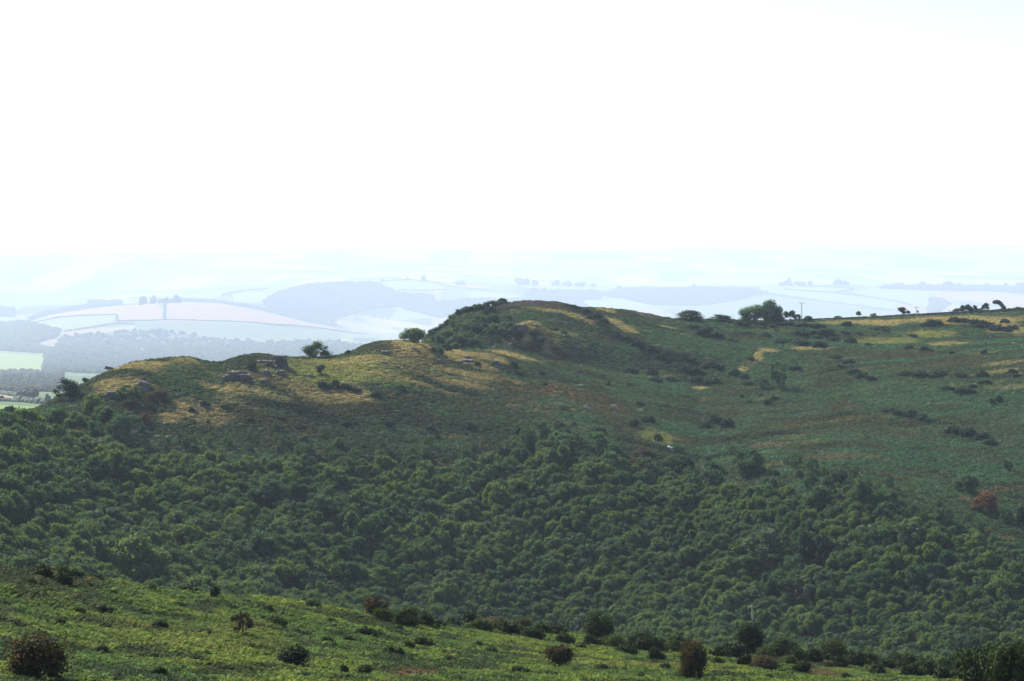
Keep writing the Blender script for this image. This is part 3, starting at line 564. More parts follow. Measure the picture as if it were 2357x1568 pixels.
for j, px in enumerate(np.arange(431, 503, 5.5)):
    put('thorn', j % 5, M_GORSE if j % 2 else M_BIRCH, px, float(curve(RIDGE_B, np.array([px]))[0])+1.6, rng.uniform(8, 12), rng.uniform(5, 8), 'thorn_bush', 'dense green scrub bush clothing the steep left flank below the summit', 'bush', 'scrub on the left flank of the summit', 600)
MOORTREES = [  # shape, material, px, base, width, height, name, label, trunk radius m
 ('thorn', M_BIRCH, 316, 358.5, 25, 17, 'round_tree', 'round leafy tree standing alone on the ridge right of the dark tor', .25, .04),
 ('thorn', M_GORSE, 320, 374.5, 11, 9.5, 'hawthorn_tree', 'small dark hawthorn with a short stem on the lime green grass', .12, .2),
 ('thorn', M_GORSE, 252, 371.5, 9.5, 8.5, 'hawthorn_tree', 'small dark hawthorn between the two grey outcrops on the ridge', .12, .1),
 ('lean', M_GORSE, 109, 371.5, 10, 6, 'windswept_thorn', 'tiny wind-swept thorn on the left ridge skyline', .1, .35),
 ('thorn', M_GORSE, 68, 399, 27, 20, 'hawthorn_tree', 'big dark bush bulging over the left end of the ridge', .2, .0),
 ('thorn', M_GREY, 86, 383.5, 9, 6.5, 'hawthorn_tree', 'small grey bush on the skyline beside the big dark bush', .1, .1),
 ('thorn', M_BIRCH, 413, 343.5, 28, 15.5, 'round_tree', 'spreading tree behind the golden knoll left of the summit', .25, .1),
 ('thorn', M_GORSE, 348, 355, 7, 5, 'hawthorn_tree', 'tiny black bush on the skyline left of the golden knoll', .1, .1),
 ('thorn', M_GORSE, 513.6, 373, 12, 11.5, 'hawthorn_tree', 'round hawthorn with a stem on the slope under the saddle', .12, .25),
 ('birch', M_BIRCH, 778, 389, 17, 27, 'birch_tree', 'tall loose birch standing alone on the bracken slope', .15, .08),
 ('birch', M_BIRCH, 764, 389, 13, 11, 'birch_tree', 'low birch scrub at the foot of the lone tall birch', .1, .05),
 ('thorn', M_GORSE, 690, 321.5, 29, 11, 'hawthorn_tree', 'domed bush first on the right skyline', .15, .0), ('thorn', M_GORSE, 721, 322, 25, 7.5, 'hawthorn_tree', 'low rounded bush second on the right skyline', .15, .0),
 ('thorn', M_BIRCH, 751, 323, 31, 18, 'round_tree', 'broad rounded tree in the skyline clump left of the pole', .25, .02), ('thorn', M_BIRCH, 772, 323, 22, 23, 'round_tree', 'tallest tree of the skyline clump left of the pole', .25, .05),
 ('thorn', M_BRN, 776, 323, 22, 9, 'hawthorn_tree', 'brownish bush in front of the tallest skyline tree', .15, .0), ('lean', M_GORSE, 790, 321.5, 13, 11, 'windswept_thorn', 'wind-swept thorn between the skyline tree clump and the pole', .12, .3),
 ('thorn', M_GORSE, 797.5, 321.5, 8, 7.5, 'hawthorn_tree', 'dark thorn touching the skyline pole', .12, .3), ('thorn', M_BIRCH, 808, 321.8, 9.5, 6, 'hawthorn_tree', 'small bush just right of the skyline pole', .1, .05),
 ('thorn', M_BIRCH, 838, 319.8, 11, 4, 'hawthorn_tree', 'low bush behind the stone wall near its left end', .1, .05), ('thorn', M_GORSE, 858.6, 318.5, 6, 8, 'hawthorn_tree', 'lollipop-shaped little thorn on a thin stem behind the wall', .07, .45),
 ('thorn', M_BIRCH, 873, 318.2, 8, 5, 'hawthorn_tree', 'small grey-green bush behind the wall beside the lollipop thorn', .1, .05), ('lean', M_GORSE, 904, 316.5, 12.5, 9.5, 'windswept_thorn', 'flat-topped thorn just left of the second skyline pole', .12, .25),
 ('thorn', M_GREY, 958, 313.8, 12, 5.5, 'hawthorn_tree', 'low grey bush left of the thorns near the wall end', .1, .0), ('lean', M_GORSE, 966, 313.5, 11, 9, 'windswept_thorn', 'left one of two dark thorns near the wall end', .12, .25), ('lean', M_GORSE, 973.5, 313.2, 8, 8, 'windswept_thorn', 'right one of two dark thorns near the wall end', .12, .25),
 ('thorn', M_GREY, 981, 312.8, 14, 4.5, 'hawthorn_tree', 'low grey bush under the knobbly thorn near the wind-bent tree', .1, .0), ('thorn', M_GORSE, 985.7, 312.5, 8.5, 9.5, 'hawthorn_tree', 'knobbly upright thorn left of the wind-bent tree', .12, .3),
 ('thorn', M_GREY, 1018, 310.8, 10, 4, 'hawthorn_tree', 'faint low bush on the skyline at the right edge', .1, .0),
 ('birch', M_OAK, 130, 401, 26, 14, 'birch_tree', 'dark leafy tree right of the low grey crag on the left slope', .15, .05), ('thorn', M_BRN, 158, 401, 23, 11, 'hawthorn_tree', 'reddish brown bush below the leaning grey crag', .12, .02),
 ('oak', M_OAK, 93, 413, 24, 18, 'round_tree', 'green tree under the low grey crag on the left slope', .15, .05), ('thorn', M_RUST, 145, 424.5, 13, 10.5, 'hawthorn_tree', 'pinkish red bush on the left slope above the wood', .12, .05), ('thorn', M_BRN, 129, 409, 13, 8, 'hawthorn_tree', 'rusty bush above the small pale stones on the left slope', .12, .02),
 ('birch', M_BIRCH, 94, 449, 24, 28, 'birch_tree', 'tall dark birch at the top of the left wood', .18, .05), ('birch', M_BIRCH, 123, 440, 32, 27, 'birch_tree', 'widest birch on the left slope below the red bush', .18, .05), ('oak', M_OAK, 77, 430, 28, 18, 'round_tree', 'green tree left of the widest birch on the left slope', .18, .05), ('oak', M_OAK, 104, 420, 25, 14, 'round_tree', 'low green tree between the crags and the widest birch', .18, .05),
 ('thorn', M_RUST, 80, 437, 10, 10, 'hawthorn_tree', 'rusty topped tree beside the tall dark birch', .12, .05), ('oak', M_OAK, 57, 424, 24, 14, 'round_tree', 'green tree on the shoulder above the left wood', .18, .05), ('oak', M_OAK, 9, 419, 22, 13, 'round_tree', 'dark tree against the green field at the left edge', .18, .05), ('oak', M_OAK, 33, 424, 24, 13, 'round_tree', 'dark tree left of the shoulder above the left wood', .18, .05),
 ('birch', M_BIRCH, 541, 445, 20, 24, 'birch_tree', 'tallest feathery birch at the top edge of the middle wood', .18, .05), ('birch', M_BIRCH, 526, 450, 20, 22, 'birch_tree', 'feathery birch left of the tallest one at the wood edge', .18, .05), ('birch', M_BIRCH, 559, 452, 22, 20, 'birch_tree', 'feathery birch right of the tallest one at the wood edge', .18, .05), ('birch', M_BIRCH, 510, 456, 18, 16, 'birch_tree', 'low birch at the left end of the feathery group', .15, .05),
 ('birch', M_BIRCH, 597, 453, 26, 20, 'birch_tree', 'broad birch at the wood edge under the small pale crag', .18, .05), ('birch', M_BIRCH, 612, 462, 18, 18, 'birch_tree', 'birch down and right of the broad one at the wood edge', .18, .05), ('thorn', M_BRN, 644, 466, 26, 18, 'hawthorn_tree', 'bare-looking brown tree left of the pale sloping slab', .15, .05), ('birch', M_BIRCH, 676, 470, 20, 15, 'birch_tree', 'birch under the pale sloping slab', .15, .05), ('thorn', M_GORSE, 634, 428, 10, 9, 'hawthorn_tree', 'dark bush on the brown heather left of the slab', .12, .05), ('thorn', M_GORSE, 658, 442, 9, 8, 'hawthorn_tree', 'dark bush just left of the pale sloping slab', .12, .05),
 ('birch', M_BIRCH, 750, 477, 30, 28, 'birch_tree', 'large dark birch on the open slope right of the slab', .2, .05), ('birch', M_BIRCH, 796, 470, 13, 16, 'birch_tree', 'slim birch right of the large dark birch', .15, .1), ('birch', M_BIRCH, 812, 476, 14, 18, 'birch_tree', 'second slim birch right of the large dark birch', .15, .1), ('birch', M_BIRCH, 808, 492, 10, 16, 'birch_tree', 'pale slim birch below the two slim ones', .12, .1),
 ('oak', M_OAK, 861, 509, 22, 28, 'round_tree', 'tall dark tree leaning over the upper right wood edge', .2, .05), ('oak', M_OAK, 876, 513, 18, 22, 'round_tree', 'dark tree touching the tall one at the upper right wood edge', .2, .05), ('thorn', M_GREY, 966, 493, 27, 19, 'round_tree', 'grey green rounded tree alone on the right slope', .18, .05), ('thorn', M_RUST, 986, 513, 28, 21, 'hawthorn_tree', 'rust red rounded thorn beside the path on the right slope', .15, .05),
 ('birch', M_BIRCH, 1006, 524, 13, 16, 'birch_tree', 'small birch below the rust red thorn', .12, .08), ('birch', M_GORSE, 1008, 471, 8, 10, 'birch_tree', 'tiny dark tree above the path at the right', .1, .1), ('birch', M_BIRCH, 945, 524, 20, 16, 'birch_tree', 'leaning birch left of the path at the right', .15, .05), ('oak', M_GORSE, 1022, 526, 14, 18, 'round_tree', 'dark tree cut by the right edge below the path', .15, .05),
]
for j, (sh, mat, px, base, w_, h_, name, lab, tr, z0) in enumerate(MOORTREES):
    put(sh, j % 4, mat, px, base, w_, h_, name, lab, 'bush' if z0 < 0.03 else 'tree', None, 560, trunk=tr, z0=z0)
# the bent tree of the right skyline: its own shape, crown swept far to the left of its foot
x, y, z = hit(1003, 311.6, 700); s = y/F
bent = link('wind_bent_tree', None, loc=(x, y, z-0.1), label='wind-bent thorn arching left over the skyline near the right edge', cat='tree')
V, Q = tube([(0.3, 0, -0.2), (0, 0, 1.2), (-0.6, 0, 2.4), (-1.8, 0, 3.4), (-3.4, 0, 4.0)], [0.22, 0.18, 0.15, 0.1, 0.05]); link('trunk', mesh_np('trunk', V, Q, [M_BARK], smooth=True), bent)
g = np.random.default_rng(5); P = []; 
for (cx, cz, r, n) in [(-3.9, 4.1, 0.75, 260), (-3.0, 4.3, 0.95, 360), (-2.0, 4.1, 1.0, 380), (-1.1, 3.5, 1.0, 380), (-0.4, 2.7, 0.95, 360), (0.3, 1.8, 1.0, 360), (0.5, 0.9, 1.1, 360)]:
    d = g.normal(0, 1, (n, 3)); d /= np.linalg.norm(d, axis=1)[:, None]; P.append(np.array((cx, 0, cz)) + d*r*g.uniform(0.5, 1, (n, 1))**0.5)
P = np.concatenate(P); V, Q = leaves(g, P, g.normal(0, 1, P.shape), 0.17); link('crown', mesh_np('crown', V, Q, [M_GORSE]), bent)
x, y, z = hit(951, 313.4, 700)
def branches(seed, n, h, r, spread):
    g = np.random.default_rng(seed); V = []; Q = []
    def add(path, rad):
        v, q = tube(path, rad, 5); o = len(V); V.extend(v); Q.extend([tuple(i+o for i in f) for f in q])
    add([(0, 0, -0.3), (0.02*h, 0, h*0.35), (-0.03*h, 0, h*0.7), (0.02, 0, h)], [r, r*0.8, r*0.6, r*0.25])
    for i in range(n):
        a = g.uniform(0, 6.28); b = h*g.uniform(0.35, 0.85); e = spread*g.uniform(0.4, 1)
        add([(0, 0, b), (e*0.5*math.cos(a), e*0.5*math.sin(a), b+e*0.4), (e*math.cos(a), e*math.sin(a), b+e)], [r*0.45, r*0.3, r*0.12])
    return mesh_np('dead_wood', V, Q, [M_PALE if seed > 10 else M_BARK], smooth=True)
sn = link('dead_tree', branches(3, 6, 2.0, 0.10, 0.9), None, (x, y, z), 0.4, None, 'bare dead snag leaning left on the skyline behind the wall', 'tree'); sn.rotation_euler = (0, -0.5, 0)

for j in range(190):     # scrub and young birches thinning out above the wood
    px = float(rng.choice([rng.uniform(2, 215), rng.uniform(215, 480), rng.uniform(480, 1022), rng.uniform(560, 1022)], p=[0.20, 0.24, 0.26, 0.30])); up = abs(rng.normal(0, 1))
    base = float(np.interp(px, *np.array(WOOD_TOP).T)) + 19 - up*(13 if px > 560 or px < 215 else 11); w_ = rng.uniform(7, 15)*(1-0.12*up); h_ = w_*rng.uniform(0.7, 1.25)
    if base < np.interp(px, *np.array(RIDGE_A).T)+14: continue
    mat = (M_BIRCH, M_OAK, M_BIRCH, M_GORSE, M_GREY)[j % 5]; tall = h_ > w_*0.95
    put('birch' if tall else 'thorn', j % 4, mat, px, base, w_, h_, 'birch_tree' if tall else 'thorn_bush', near_label(px, base-h_*0.5, 'young birch' if tall else 'green scrub bush', w_, WMARKS), 'tree' if tall else 'bush', 'scrub and young birches along the top of the wood', 540, trunk=0.12 if tall else None, z0=0.04 if tall else 0.0)
# ------------------------------------------------------------------ rocks
def rock_mesh(seed, w_, d_, h_, layers, mat):
    """A granite outcrop: stacked, cracked beds, each a rough slab."""
    g = np.random.default_rng(seed); Vs = []; Ts = []; off = 0; z = -0.3*h_; tot = h_*1.3
    for L in range(layers):
        th = tot/layers*g.uniform(0.85, 1.15); n = max(1, int(round(w_/max(h_, 0.5)*g.uniform(0.8, 1.4)))); sh = (1-0.42*(L/max(layers-1, 1))**1.3)*g.uniform(0.82, 1.12)
        for b in range(n):
            bw = w_*sh/n*g.uniform(0.9, 1.3); v = ICO2[0].copy(); v = np.sign(v)*np.abs(v)**0.5
            v = v*(1+0.12*g.normal(0, 1, (len(v), 1))); v[:, 0] *= bw*0.5/0.80; v[:, 1] *= d_*sh*0.5/0.80*g.uniform(0.8, 1.1); v[:, 2] *= th*0.50/0.80
            v[:, 0] += (b-(n-1)/2)*w_*sh/n + g.normal(0, 0.03)*w_; v[:, 1] += g.normal(0, 0.08)*d_; v[:, 2] += z+th/2; v[:, 2] += v[:, 0]*g.normal(0, 0.04)
            Vs.append(v); Ts.append(ICO2[1]+off); off += len(v)
        z += th*0.92
    return mesh_np('rock', np.concatenate(Vs), np.concatenate(Ts), [mat])
ROCKS = [(142, 384, 14, 13, 6, 0, 'leaning grey layered crag standing on the left grassy shoulder'), (110, 395.5, 16, 9, 4, 0, 'low grey crag at the left edge of the grassy shoulder'), (235, 376.5, 27, 11, 5, 0, 'broad layered grey outcrop left of the dark tor'), (221.5, 382.5, 6, 4, 2, 0, 'small pale boulder at the foot of the broad layered outcrop'),
 (266, 373, 9, 8, 3, 0, 'square grey rock below the ledge, centre of the outcrops'), (280, 374.5, 13, 6, 3, 0, 'grey rock block on the right of the outcrops'), (264, 363, 22, 5, 2, 0, 'long pale ledge just left of the dark tor'), (281, 362.5, 12, 11, 3, 1, 'dark squared tor block on the ridge crest'), (279.5, 358.2, 10, 2.6, 1, 0, 'pale cap slab lying on top of the dark tor'), (275, 368, 8, 5, 2, 0, 'grey rock under the dark tor'),
 (287, 369, 8, 4, 2, 0, 'grey rock down and right of the dark tor'), (308, 376.5, 8, 2.6, 1, 0, 'flat grey rock left of the small stemmed hawthorn'), (263.5, 382.5, 10, 4, 2, 0, 'low rock in the grass under the outcrops'), (252, 382.5, 7, 3, 1, 0, 'low rock left of the lowest one under the outcrops'), (130, 413.5, 8, 4, 2, 0, 'pale stones under the rusty bush on the left slope'),
 (156, 437.5, 10, 4.5, 2, 0, 'pale rock at the top of the left wood'), (169, 438.5, 8, 4, 2, 0, 'pale rock with a dark side right of its twin above the wood'), (165, 424.5, 9, 2.5, 1, 0, 'thin ledge at the foot of the golden grass above the wood'), (521.6, 332.5, 12, 9, 5, 0, 'layered rock face of the knob below the summit'), (511, 347, 7, 5, 2, 0, 'grey boulder left of the golden mound'),
 (414, 350.5, 11, 3.5, 2, 0, 'flat grey rock set in the golden knoll'), (385, 353, 8, 3.5, 1, 0, 'pale slab left of the golden knoll'), (383, 363.5, 9, 3, 2, 0, 'dark-edged slab in the grass below the golden knoll'), (467.3, 358.5, 10, 4, 2, 1, 'dark overhanging block right of the golden knoll'), (467, 362, 14, 2.5, 1, 0, 'pale bench of rock under the dark overhanging block'), (496, 363.5, 8, 4.5, 2, 1, 'dark tilted block above the round hawthorn'),
 (416, 392, 9, 2.6, 1, 0, 'pale flat rock among heather in the middle of the slope'), (440, 362.5, 3.5, 4, 1, 1, 'small dark upright stone on the ridge grass'), (586, 407.5, 9, 3, 2, 2, 'pale grey rock left of the small pale crag'), (613.5, 406.5, 10, 5, 3, 2, 'small pale crag in brown heather right of the orange bloom'), (579, 386.5, 10, 2.6, 1, 0, 'long low rock above the orange bloom'), (538, 341.5, 9, 3, 1, 0, 'flat rock on top of the golden mound'),
 (576, 349.5, 8, 3, 2, 0, 'grey rock at the right end of the golden mound'), (564, 323.5, 7, 2.2, 1, 0, 'small grey rock on the face of the summit'), (674, 449.5, 12, 2.2, 1, 2, 'pale sloping slab above the wood'), (586, 355, 5, 2.5, 1, 2, 'small pale rock right of the golden mound'), (640, 410, 5, 2, 1, 2, 'tiny pale rock right of the small pale crag'),
 (1014, 343.6, 5.5, 1.5, 1, 2, 'longest white stone near the right edge'), (1021, 345.2, 2.8, 1.2, 1, 2, 'short white stone at the very right edge'), (990.4, 337.2, 2, 1.1, 1, 2, 'tiny white stone up and left of the longest one'), (196.5, 359.5, 4, 1.8, 1, 1, 'small rock on the skyline left of the ridge notch'), (72, 408, 5, 2.5, 1, 0, 'tiny pale stone on the left shoulder below the big bush')]
for j, (px, py, w_, h_, lay, mt, lab) in enumerate(ROCKS):
    x, y, z = hit(px, min(py+h_/2, 9999), 600); s = y/F
    o = link('rock' if lay < 3 else 'rock_outcrop', rock_mesh(900+j, w_*s, max(w_*s*0.7, h_*s), h_*s, lay, (M_ROCK, M_ROCKD, M_SLAB)[mt]), None, (x, y+0.3*w_*s, z-0.18*h_*s), rng.uniform(-0.3, 0.3), None, lab, 'rock')
    if j == 0: o.rotation_euler = (0, 0.25, 0.2)
    if j == 8:
        o.location = (x, y+1.2, z+0.6)
        t8 = [q for q in COL.objects if q.get('label') == 'dark squared tor block on the ridge crest'][0]; o.location = (t8.location.x-0.4, t8.location.y-0.3, t8.location.z+11*s*0.98)
    if lab.startswith('pale sloping'): o.rotation_euler = (0, 0.30, 0)
# ------------------------------------------------------------------ drystone wall along the right skyline
path = [hit(px, curve(RIDGE_B, np.array([px]))[0]+0.9, 700) for px in np.arange(789, 1100, 3.0)]
g = np.random.default_rng(21); Vs = []; Ts = []; off = 0
for a, b in zip(path[:-1], path[1:]):
    L = math.hypot(b[0]-a[0], b[1]-a[1]); n = max(1, int(L/0.55)); ang = math.atan2(b[1]-a[1], b[0]-a[0])
    if L > 14: continue
    for i in range(n):
        q = (i+0.5)/n; cx, cy = a[0]+(b[0]-a[0])*q, a[1]+(b[1]-a[1])*q; cz = float(ground(cx, cy)[0])
        for c in range(3):
            v = np.sign(ICO1[0])*np.abs(ICO1[0])**0.5*np.array((0.42, 0.34, 0.24))*g.uniform(0.8, 1.2, 3); v = v @ np.array([[math.cos(ang), math.sin(ang), 0], [-math.sin(ang), math.cos(ang), 0], [0, 0, 1]])
            Vs.append(v+np.array((cx+g.normal(0, .06), cy+g.normal(0, .06), cz+0.1+c*0.40+g.normal(0, .05)))); Ts.append(ICO1[1]+off); off += len(v)
link('stone_wall', mesh_np('wall', np.concatenate(Vs), np.concatenate(Ts), [M_WALL]), label='low dark drystone wall running along the right skyline', cat='wall')
# ------------------------------------------------------------------ poles carrying a power line
def box(c, d):
    v = np.array([(x, y, z) for x in (-1, 1) for y in (-1, 1) for z in (-1, 1)], float)*np.array(d)/2+np.array(c)
    return v, np.array([(0, 1, 3, 2), (4, 6, 7, 5), (0, 4, 5, 1), (2, 3, 7, 6), (0, 2, 6, 4), (1, 5, 7, 3)])
def pole(px, base, H, rad, arm, lab, dmin, D=None, tilt=0.0, box_on=False):
    if D is None: x, y, z = hit(px, base, dmin)
    else: x, y = (px-PX0)/F*D, D; z = float(ground(x, y)[0])
    o = link('utility_pole', None, loc=(x, y, z-0.2), label=lab, cat='pole'); o.rotation_euler = (0, tilt, 0)
    V, Q = tube([(0, 0, 0), (0, 0, H*0.5), (0, 0, H)], [rad, rad*0.88, rad*0.72], 10); n = len(V); V += [(0, 0, H)]; me = mesh_np('pole', V, Q, [M_WOOD], smooth=True); link('shaft', me, o)
    v, q = box((0, -rad-0.06, H-0.35), (arm, 0.12, 0.14)); link('crossarm', mesh_np('crossarm', v, q, [M_WOOD]), o)
    for sx in (-1, 0, 1):
        V, Q = tube([(0, 0, 0), (0, 0, 0.08), (0, 0, 0.16), (0, 0, 0.24)], [0.03, 0.07, 0.04, 0.06], 8); link('insulator', mesh_np('insulator', V, Q, [M_CER]), o, (sx*arm*0.44, -rad-0.06, H-0.28))
    if box_on:
        V, Q = tube([(0, 0, 0), (0, 0, 0.01), (0, 0, 1.0), (0, 0, 1.01)], [0.02, 0.42, 0.42, 0.02], 12); link('transformer', mesh_np('transformer', V, Q, [M_METAL], smooth=False), o, (0.62, -0.1, H-2.6))
    return x, y, z+H
pole(801.7, 322, 8.6, 0.17, 2.7, 'wooden pole with crossarm standing on the skyline beside the tree clump', 700)
pole(916.4, 316.5, 4.4, 0.14, 2.1, 'short distant pole with a transformer on the skyline behind the wall', 700, box_on=True)
pole(753.5, 650, 8.5, 0.16, 1.3, 'tall pale pole rising out of the dark thorn in front of the wood', 70, D=322, tilt=-0.02)

# ------------------------------------------------------------------ thorns and bushes of the near slope
FG = [('dome', M_RED, 38, 680, 54, 42, 'hawthorn_tree', 'big red-berried hawthorn in the bottom left corner', .16, .05), ('dome', M_FGD, 20, 566, 18, 14, 'hawthorn_tree', 'pointed dark bush of the thicket at the left edge', .1, .0), ('dome', M_FGD, 6, 566, 16, 11, 'hawthorn_tree', 'lower dark bush of the thicket cut by the left edge', .1, .0),
 ('birch', M_BRN, 243, 634, 19, 20, 'hawthorn_tree', 'thin purplish brown bush in the left bracken', .06, .2), ('dome', M_RED, 376, 617, 25, 20, 'hawthorn_tree', 'reddish hawthorn standing on the brow against the wood', .12, .02), ('dome', M_FGO, 407, 627, 24, 19, 'hawthorn_tree', 'olive hawthorn right of the reddish one on the brow', .1, .0),
 ('dome', M_BRN, 493, 627, 28, 10, 'hawthorn_tree', 'low brown bush on the middle of the brow', .1, .0), ('dome', M_BRN, 523, 631, 15, 13, 'hawthorn_tree', 'pinkish twiggy bush on the middle of the brow', .08, .05), ('dome', M_FGD, 598.7, 639, 28, 25, 'hawthorn_tree', 'dark round hawthorn with pale dead stems at its left', .14, .02),
 ('dome', M_FGD, 640, 651, 31, 19, 'hawthorn_tree', 'dark spreading thorn right of the round hawthorn', .12, .0), ('dome', M_FGO, 614, 649, 20, 14, 'hawthorn_tree', 'olive thorn in front of the round hawthorn', .1, .0), ('dome', M_RED, 559.5, 668, 25, 22, 'hawthorn_tree', 'small reddish hawthorn on a thin stem in the bracken', .07, .2), ('dome', M_RED, 693, 681, 25, 37, 'hawthorn_tree', 'tall dark reddish thorn touching the bottom edge', .12, .03),
 ('dome', M_FGD, 750, 654, 25, 30, 'hawthorn_tree', 'dark pointed thorn hiding the foot of the pole', .14, .02), ('dome', M_FGO, 784.5, 656, 25, 17, 'hawthorn_tree', 'olive thorn right of the foreground pole', .1, .0), ('dome', M_FGO, 834.7, 659, 25, 19, 'hawthorn_tree', 'second olive thorn right of the foreground pole', .1, .0), ('dome', M_FGD, 984, 692, 52, 44, 'hawthorn_tree', 'large dark tree in the right corner, the left one', .2, .0), ('dome', M_FGD, 1019, 698, 56, 52, 'hawthorn_tree', 'large dark tree cut by the right edge at the bottom', .2, .0),
 ('dome', M_BRN, 766, 670, 27, 15, 'hawthorn_tree', 'brownish bush below the foreground pole', .1, .0), ('dome', M_BRN, 877.5, 657, 12, 9, 'hawthorn_tree', 'pinkish bush on the right brow', .08, .0), ('dome', M_BRN, 828, 667, 10, 6, 'hawthorn_tree', 'small pinkish bush in the bracken below the second olive thorn', .08, .0)]
for j, (sh, mat, px, base, w_, h_, name, lab, tr, z0) in enumerate(FG):
    put(sh, j % 5, mat, px, base+1, w_*1.12, h_*1.12, name, lab, 'tree' if z0 > 0.03 else 'bush', None, 70, trunk=tr, z0=z0)
FGB = [(565,640,16,8),(590,643,15,8),(606,644,16,8),(652,648,20,10),(673,649,18,9),(690,648,18,9),(722,652,20,10),(738,653,20,12),(765,656,18,9),(798,657,18,9),(813,658,18,9),(855,661,20,10),(868,662,18,9),(905,664,22,11),(925,667,20,11),(950,668,22,12),(480,626,20,8),(508,629,18,8),(533,635,18,8),(424,622,16,9),(60,573,20,8),(40,572,18,8),(75,576,16,7),(966,672,20,12),(886,665,16,8),(840,664,16,8),(64,580.6,17,9),(94.5,578.7,16,6),(152,589,9,5),(186,590.5,18,6),(215,595,8,9),(102,610,20,6),(276,622.7,18,7),(294,658,25,13),(312.7,605,14,5),(264.7,609,14,5),(78.5,612,10,5),(102,650,12,6),(327,641,12,5),(138,651,18,4),(382,618,20,11),(438,625,12,6),(454.7,623.5,13,6),(470.7,622,19,9),(498,627,16,7),(524.5,633,20,7),(542,631,16,8),(557,632,16,8),(664,645,15,7),(677,642,14,8),(626,651,20,8),
 (424,644,16,8),(409.7,646,10,5),(393.7,653,17,7),(369,633,16,6),(398.7,628.5,8,4),(491,651,12,5),(478,645,8,4),(520,672,18,6),(543.5,675,14,4),(363,671,14,7),(344,671.5,9,7),(581,648,11,4),(657,657,14,10),(703,641,16,9),(718,642,14,9),(731,645.5,16,8),(745,662,16,10),(790,662,13,7),(802,669,15,9),(828,660,14,6),(850,658,16,7),(874.7,661,20,9),(893.6,660,18,8),(877.5,671,15,8),(912.5,673,20,10),(930,670,22,11),
 (945,675,18,10),(915,658,15,6),(717.6,662,12,5),(730,677,14,4),(847,678,10,5),(30,584,14,5),(178,606,12,4),(232,607,10,4),(20,627,12,4),(160,625,14,5),(205,632,12,4),(60,622,10,4),(330,622,10,4),(300,633,12,4),(350,640,12,5),(250,648,10,4),(200,660,14,5),(160,672,12,5),(450,660,12,4),(600,668,12,4),(640,676,12,4),(665,668,12,5),(770,678,12,4),(960,664,16,8),(1000,660,14,8),(700,655,10,5)]
for j, (px, py, w_, h_) in enumerate(FGB):
    put('gorse', j % 6, M_FGD if j % 4 else M_FGO, px, py+h_*0.55, w_*1.25, h_*1.5, 'bramble_bush', near_label(px, py, 'dark bush', w_, FMARKS), 'bush', 'dark bushes scattered through the near bracken', 70)
for j, (px, base, h_) in enumerate([(576, 637, 11), (581, 637, 9), (585, 638, 8)]):
    x, y, z = hit(px, base, 70); link('dead_tree', branches(20+j, 4, h_*y/F, 0.05, 0.5), None, (x, y, z), 0.3*j, None, ['tallest pale dead stem left of the dark round hawthorn', 'middle pale dead stem beside the dark round hawthorn', 'shortest pale dead stem nearest the dark round hawthorn'][j], 'tree')

# ------------------------------------------------------------------ instancing of what nobody could count
def scatter(name, pts, scl, rot, protos, cols=None, label=None, cat=None, idx=None):
    me = bpy.data.meshes.new(name); me.vertices.add(len(pts)); me.vertices.foreach_set('co', np.asarray(pts, np.float32).ravel())
    a = me.attributes.new('scl', 'FLOAT_VECTOR', 'POINT'); a.data.foreach_set('vector', np.asarray(scl, np.float32).ravel())
    a = me.attributes.new('rot', 'FLOAT_VECTOR', 'POINT'); a.data.foreach_set('vector', np.asarray(rot, np.float32).ravel())
    a = me.attributes.new('idx', 'INT', 'POINT'); a.data.foreach_set('value', np.asarray(idx if idx is not None else rng.integers(0, len(protos), len(pts)), np.int32))
    if cols is not None:
        c4 = np.ones((len(pts), 4), np.float32); c4[:, :3] = cols; a = me.attributes.new('Col', 'FLOAT_COLOR', 'POINT'); a.data.foreach_set('color', c4.ravel())
    o = link(name, me, label=label, cat=cat, kind='stuff')
    g = bpy.data.node_groups.new(name, 'GeometryNodeTree'); g.interface.new_socket('Geometry', in_out='INPUT', socket_type='NodeSocketGeometry'); g.interface.new_socket('Geometry', in_out='OUTPUT', socket_type='NodeSocketGeometry')
    gi = g.nodes.new('NodeGroupInput'); go = g.nodes.new('NodeGroupOutput'); ip = g.nodes.new('GeometryNodeInstanceOnPoints'); gti = g.nodes.new('GeometryNodeGeometryToInstance')
    for p in reversed(protos):
        oi = g.nodes.new('GeometryNodeObjectInfo'); oi.transform_space = 'ORIGINAL'; oi.inputs['Object'].default_value = p; g.links.new(oi.outputs['Geometry'], gti.inputs[0])
    # one instance per prototype: each goes through its own Geometry to Instance
    g.nodes.remove(gti); jn = g.nodes.new('GeometryNodeJoinGeometry')
    for nd_ in [n for n in g.nodes if n.bl_idname == 'GeometryNodeObjectInfo']:
        q = g.nodes.new('GeometryNodeGeometryToInstance'); g.links.new(nd_.outputs['Geometry'], q.inputs[0]); g.links.new(q.outputs[0], jn.inputs[0])
    def named(t_, nm):
        n = g.nodes.new('GeometryNodeInputNamedAttribute'); n.data_type = t_; n.inputs[0].default_value = nm; return n.outputs[0]
    mp = g.nodes.new('GeometryNodeMeshToPoints'); g.links.new(gi.outputs[0], mp.inputs[0]); g.links.new(mp.outputs[0], ip.inputs['Points'])
    g.links.new(jn.outputs[0], ip.inputs['Instance']); ip.inputs['Pick Instance'].default_value = True
    g.links.new(named('INT', 'idx'), ip.inputs['Instance Index']); g.links.new(named('FLOAT_VECTOR', 'rot'), ip.inputs['Rotation']); g.links.new(named('FLOAT_VECTOR', 'scl'), ip.inputs['Scale'])
    g.links.new(ip.outputs[0], go.inputs[0]); md = o.modifiers.new('scatter', 'NODES'); md.node_group = g
    return o
def proto(name, me): return bpy.data.objects.new(name, me)

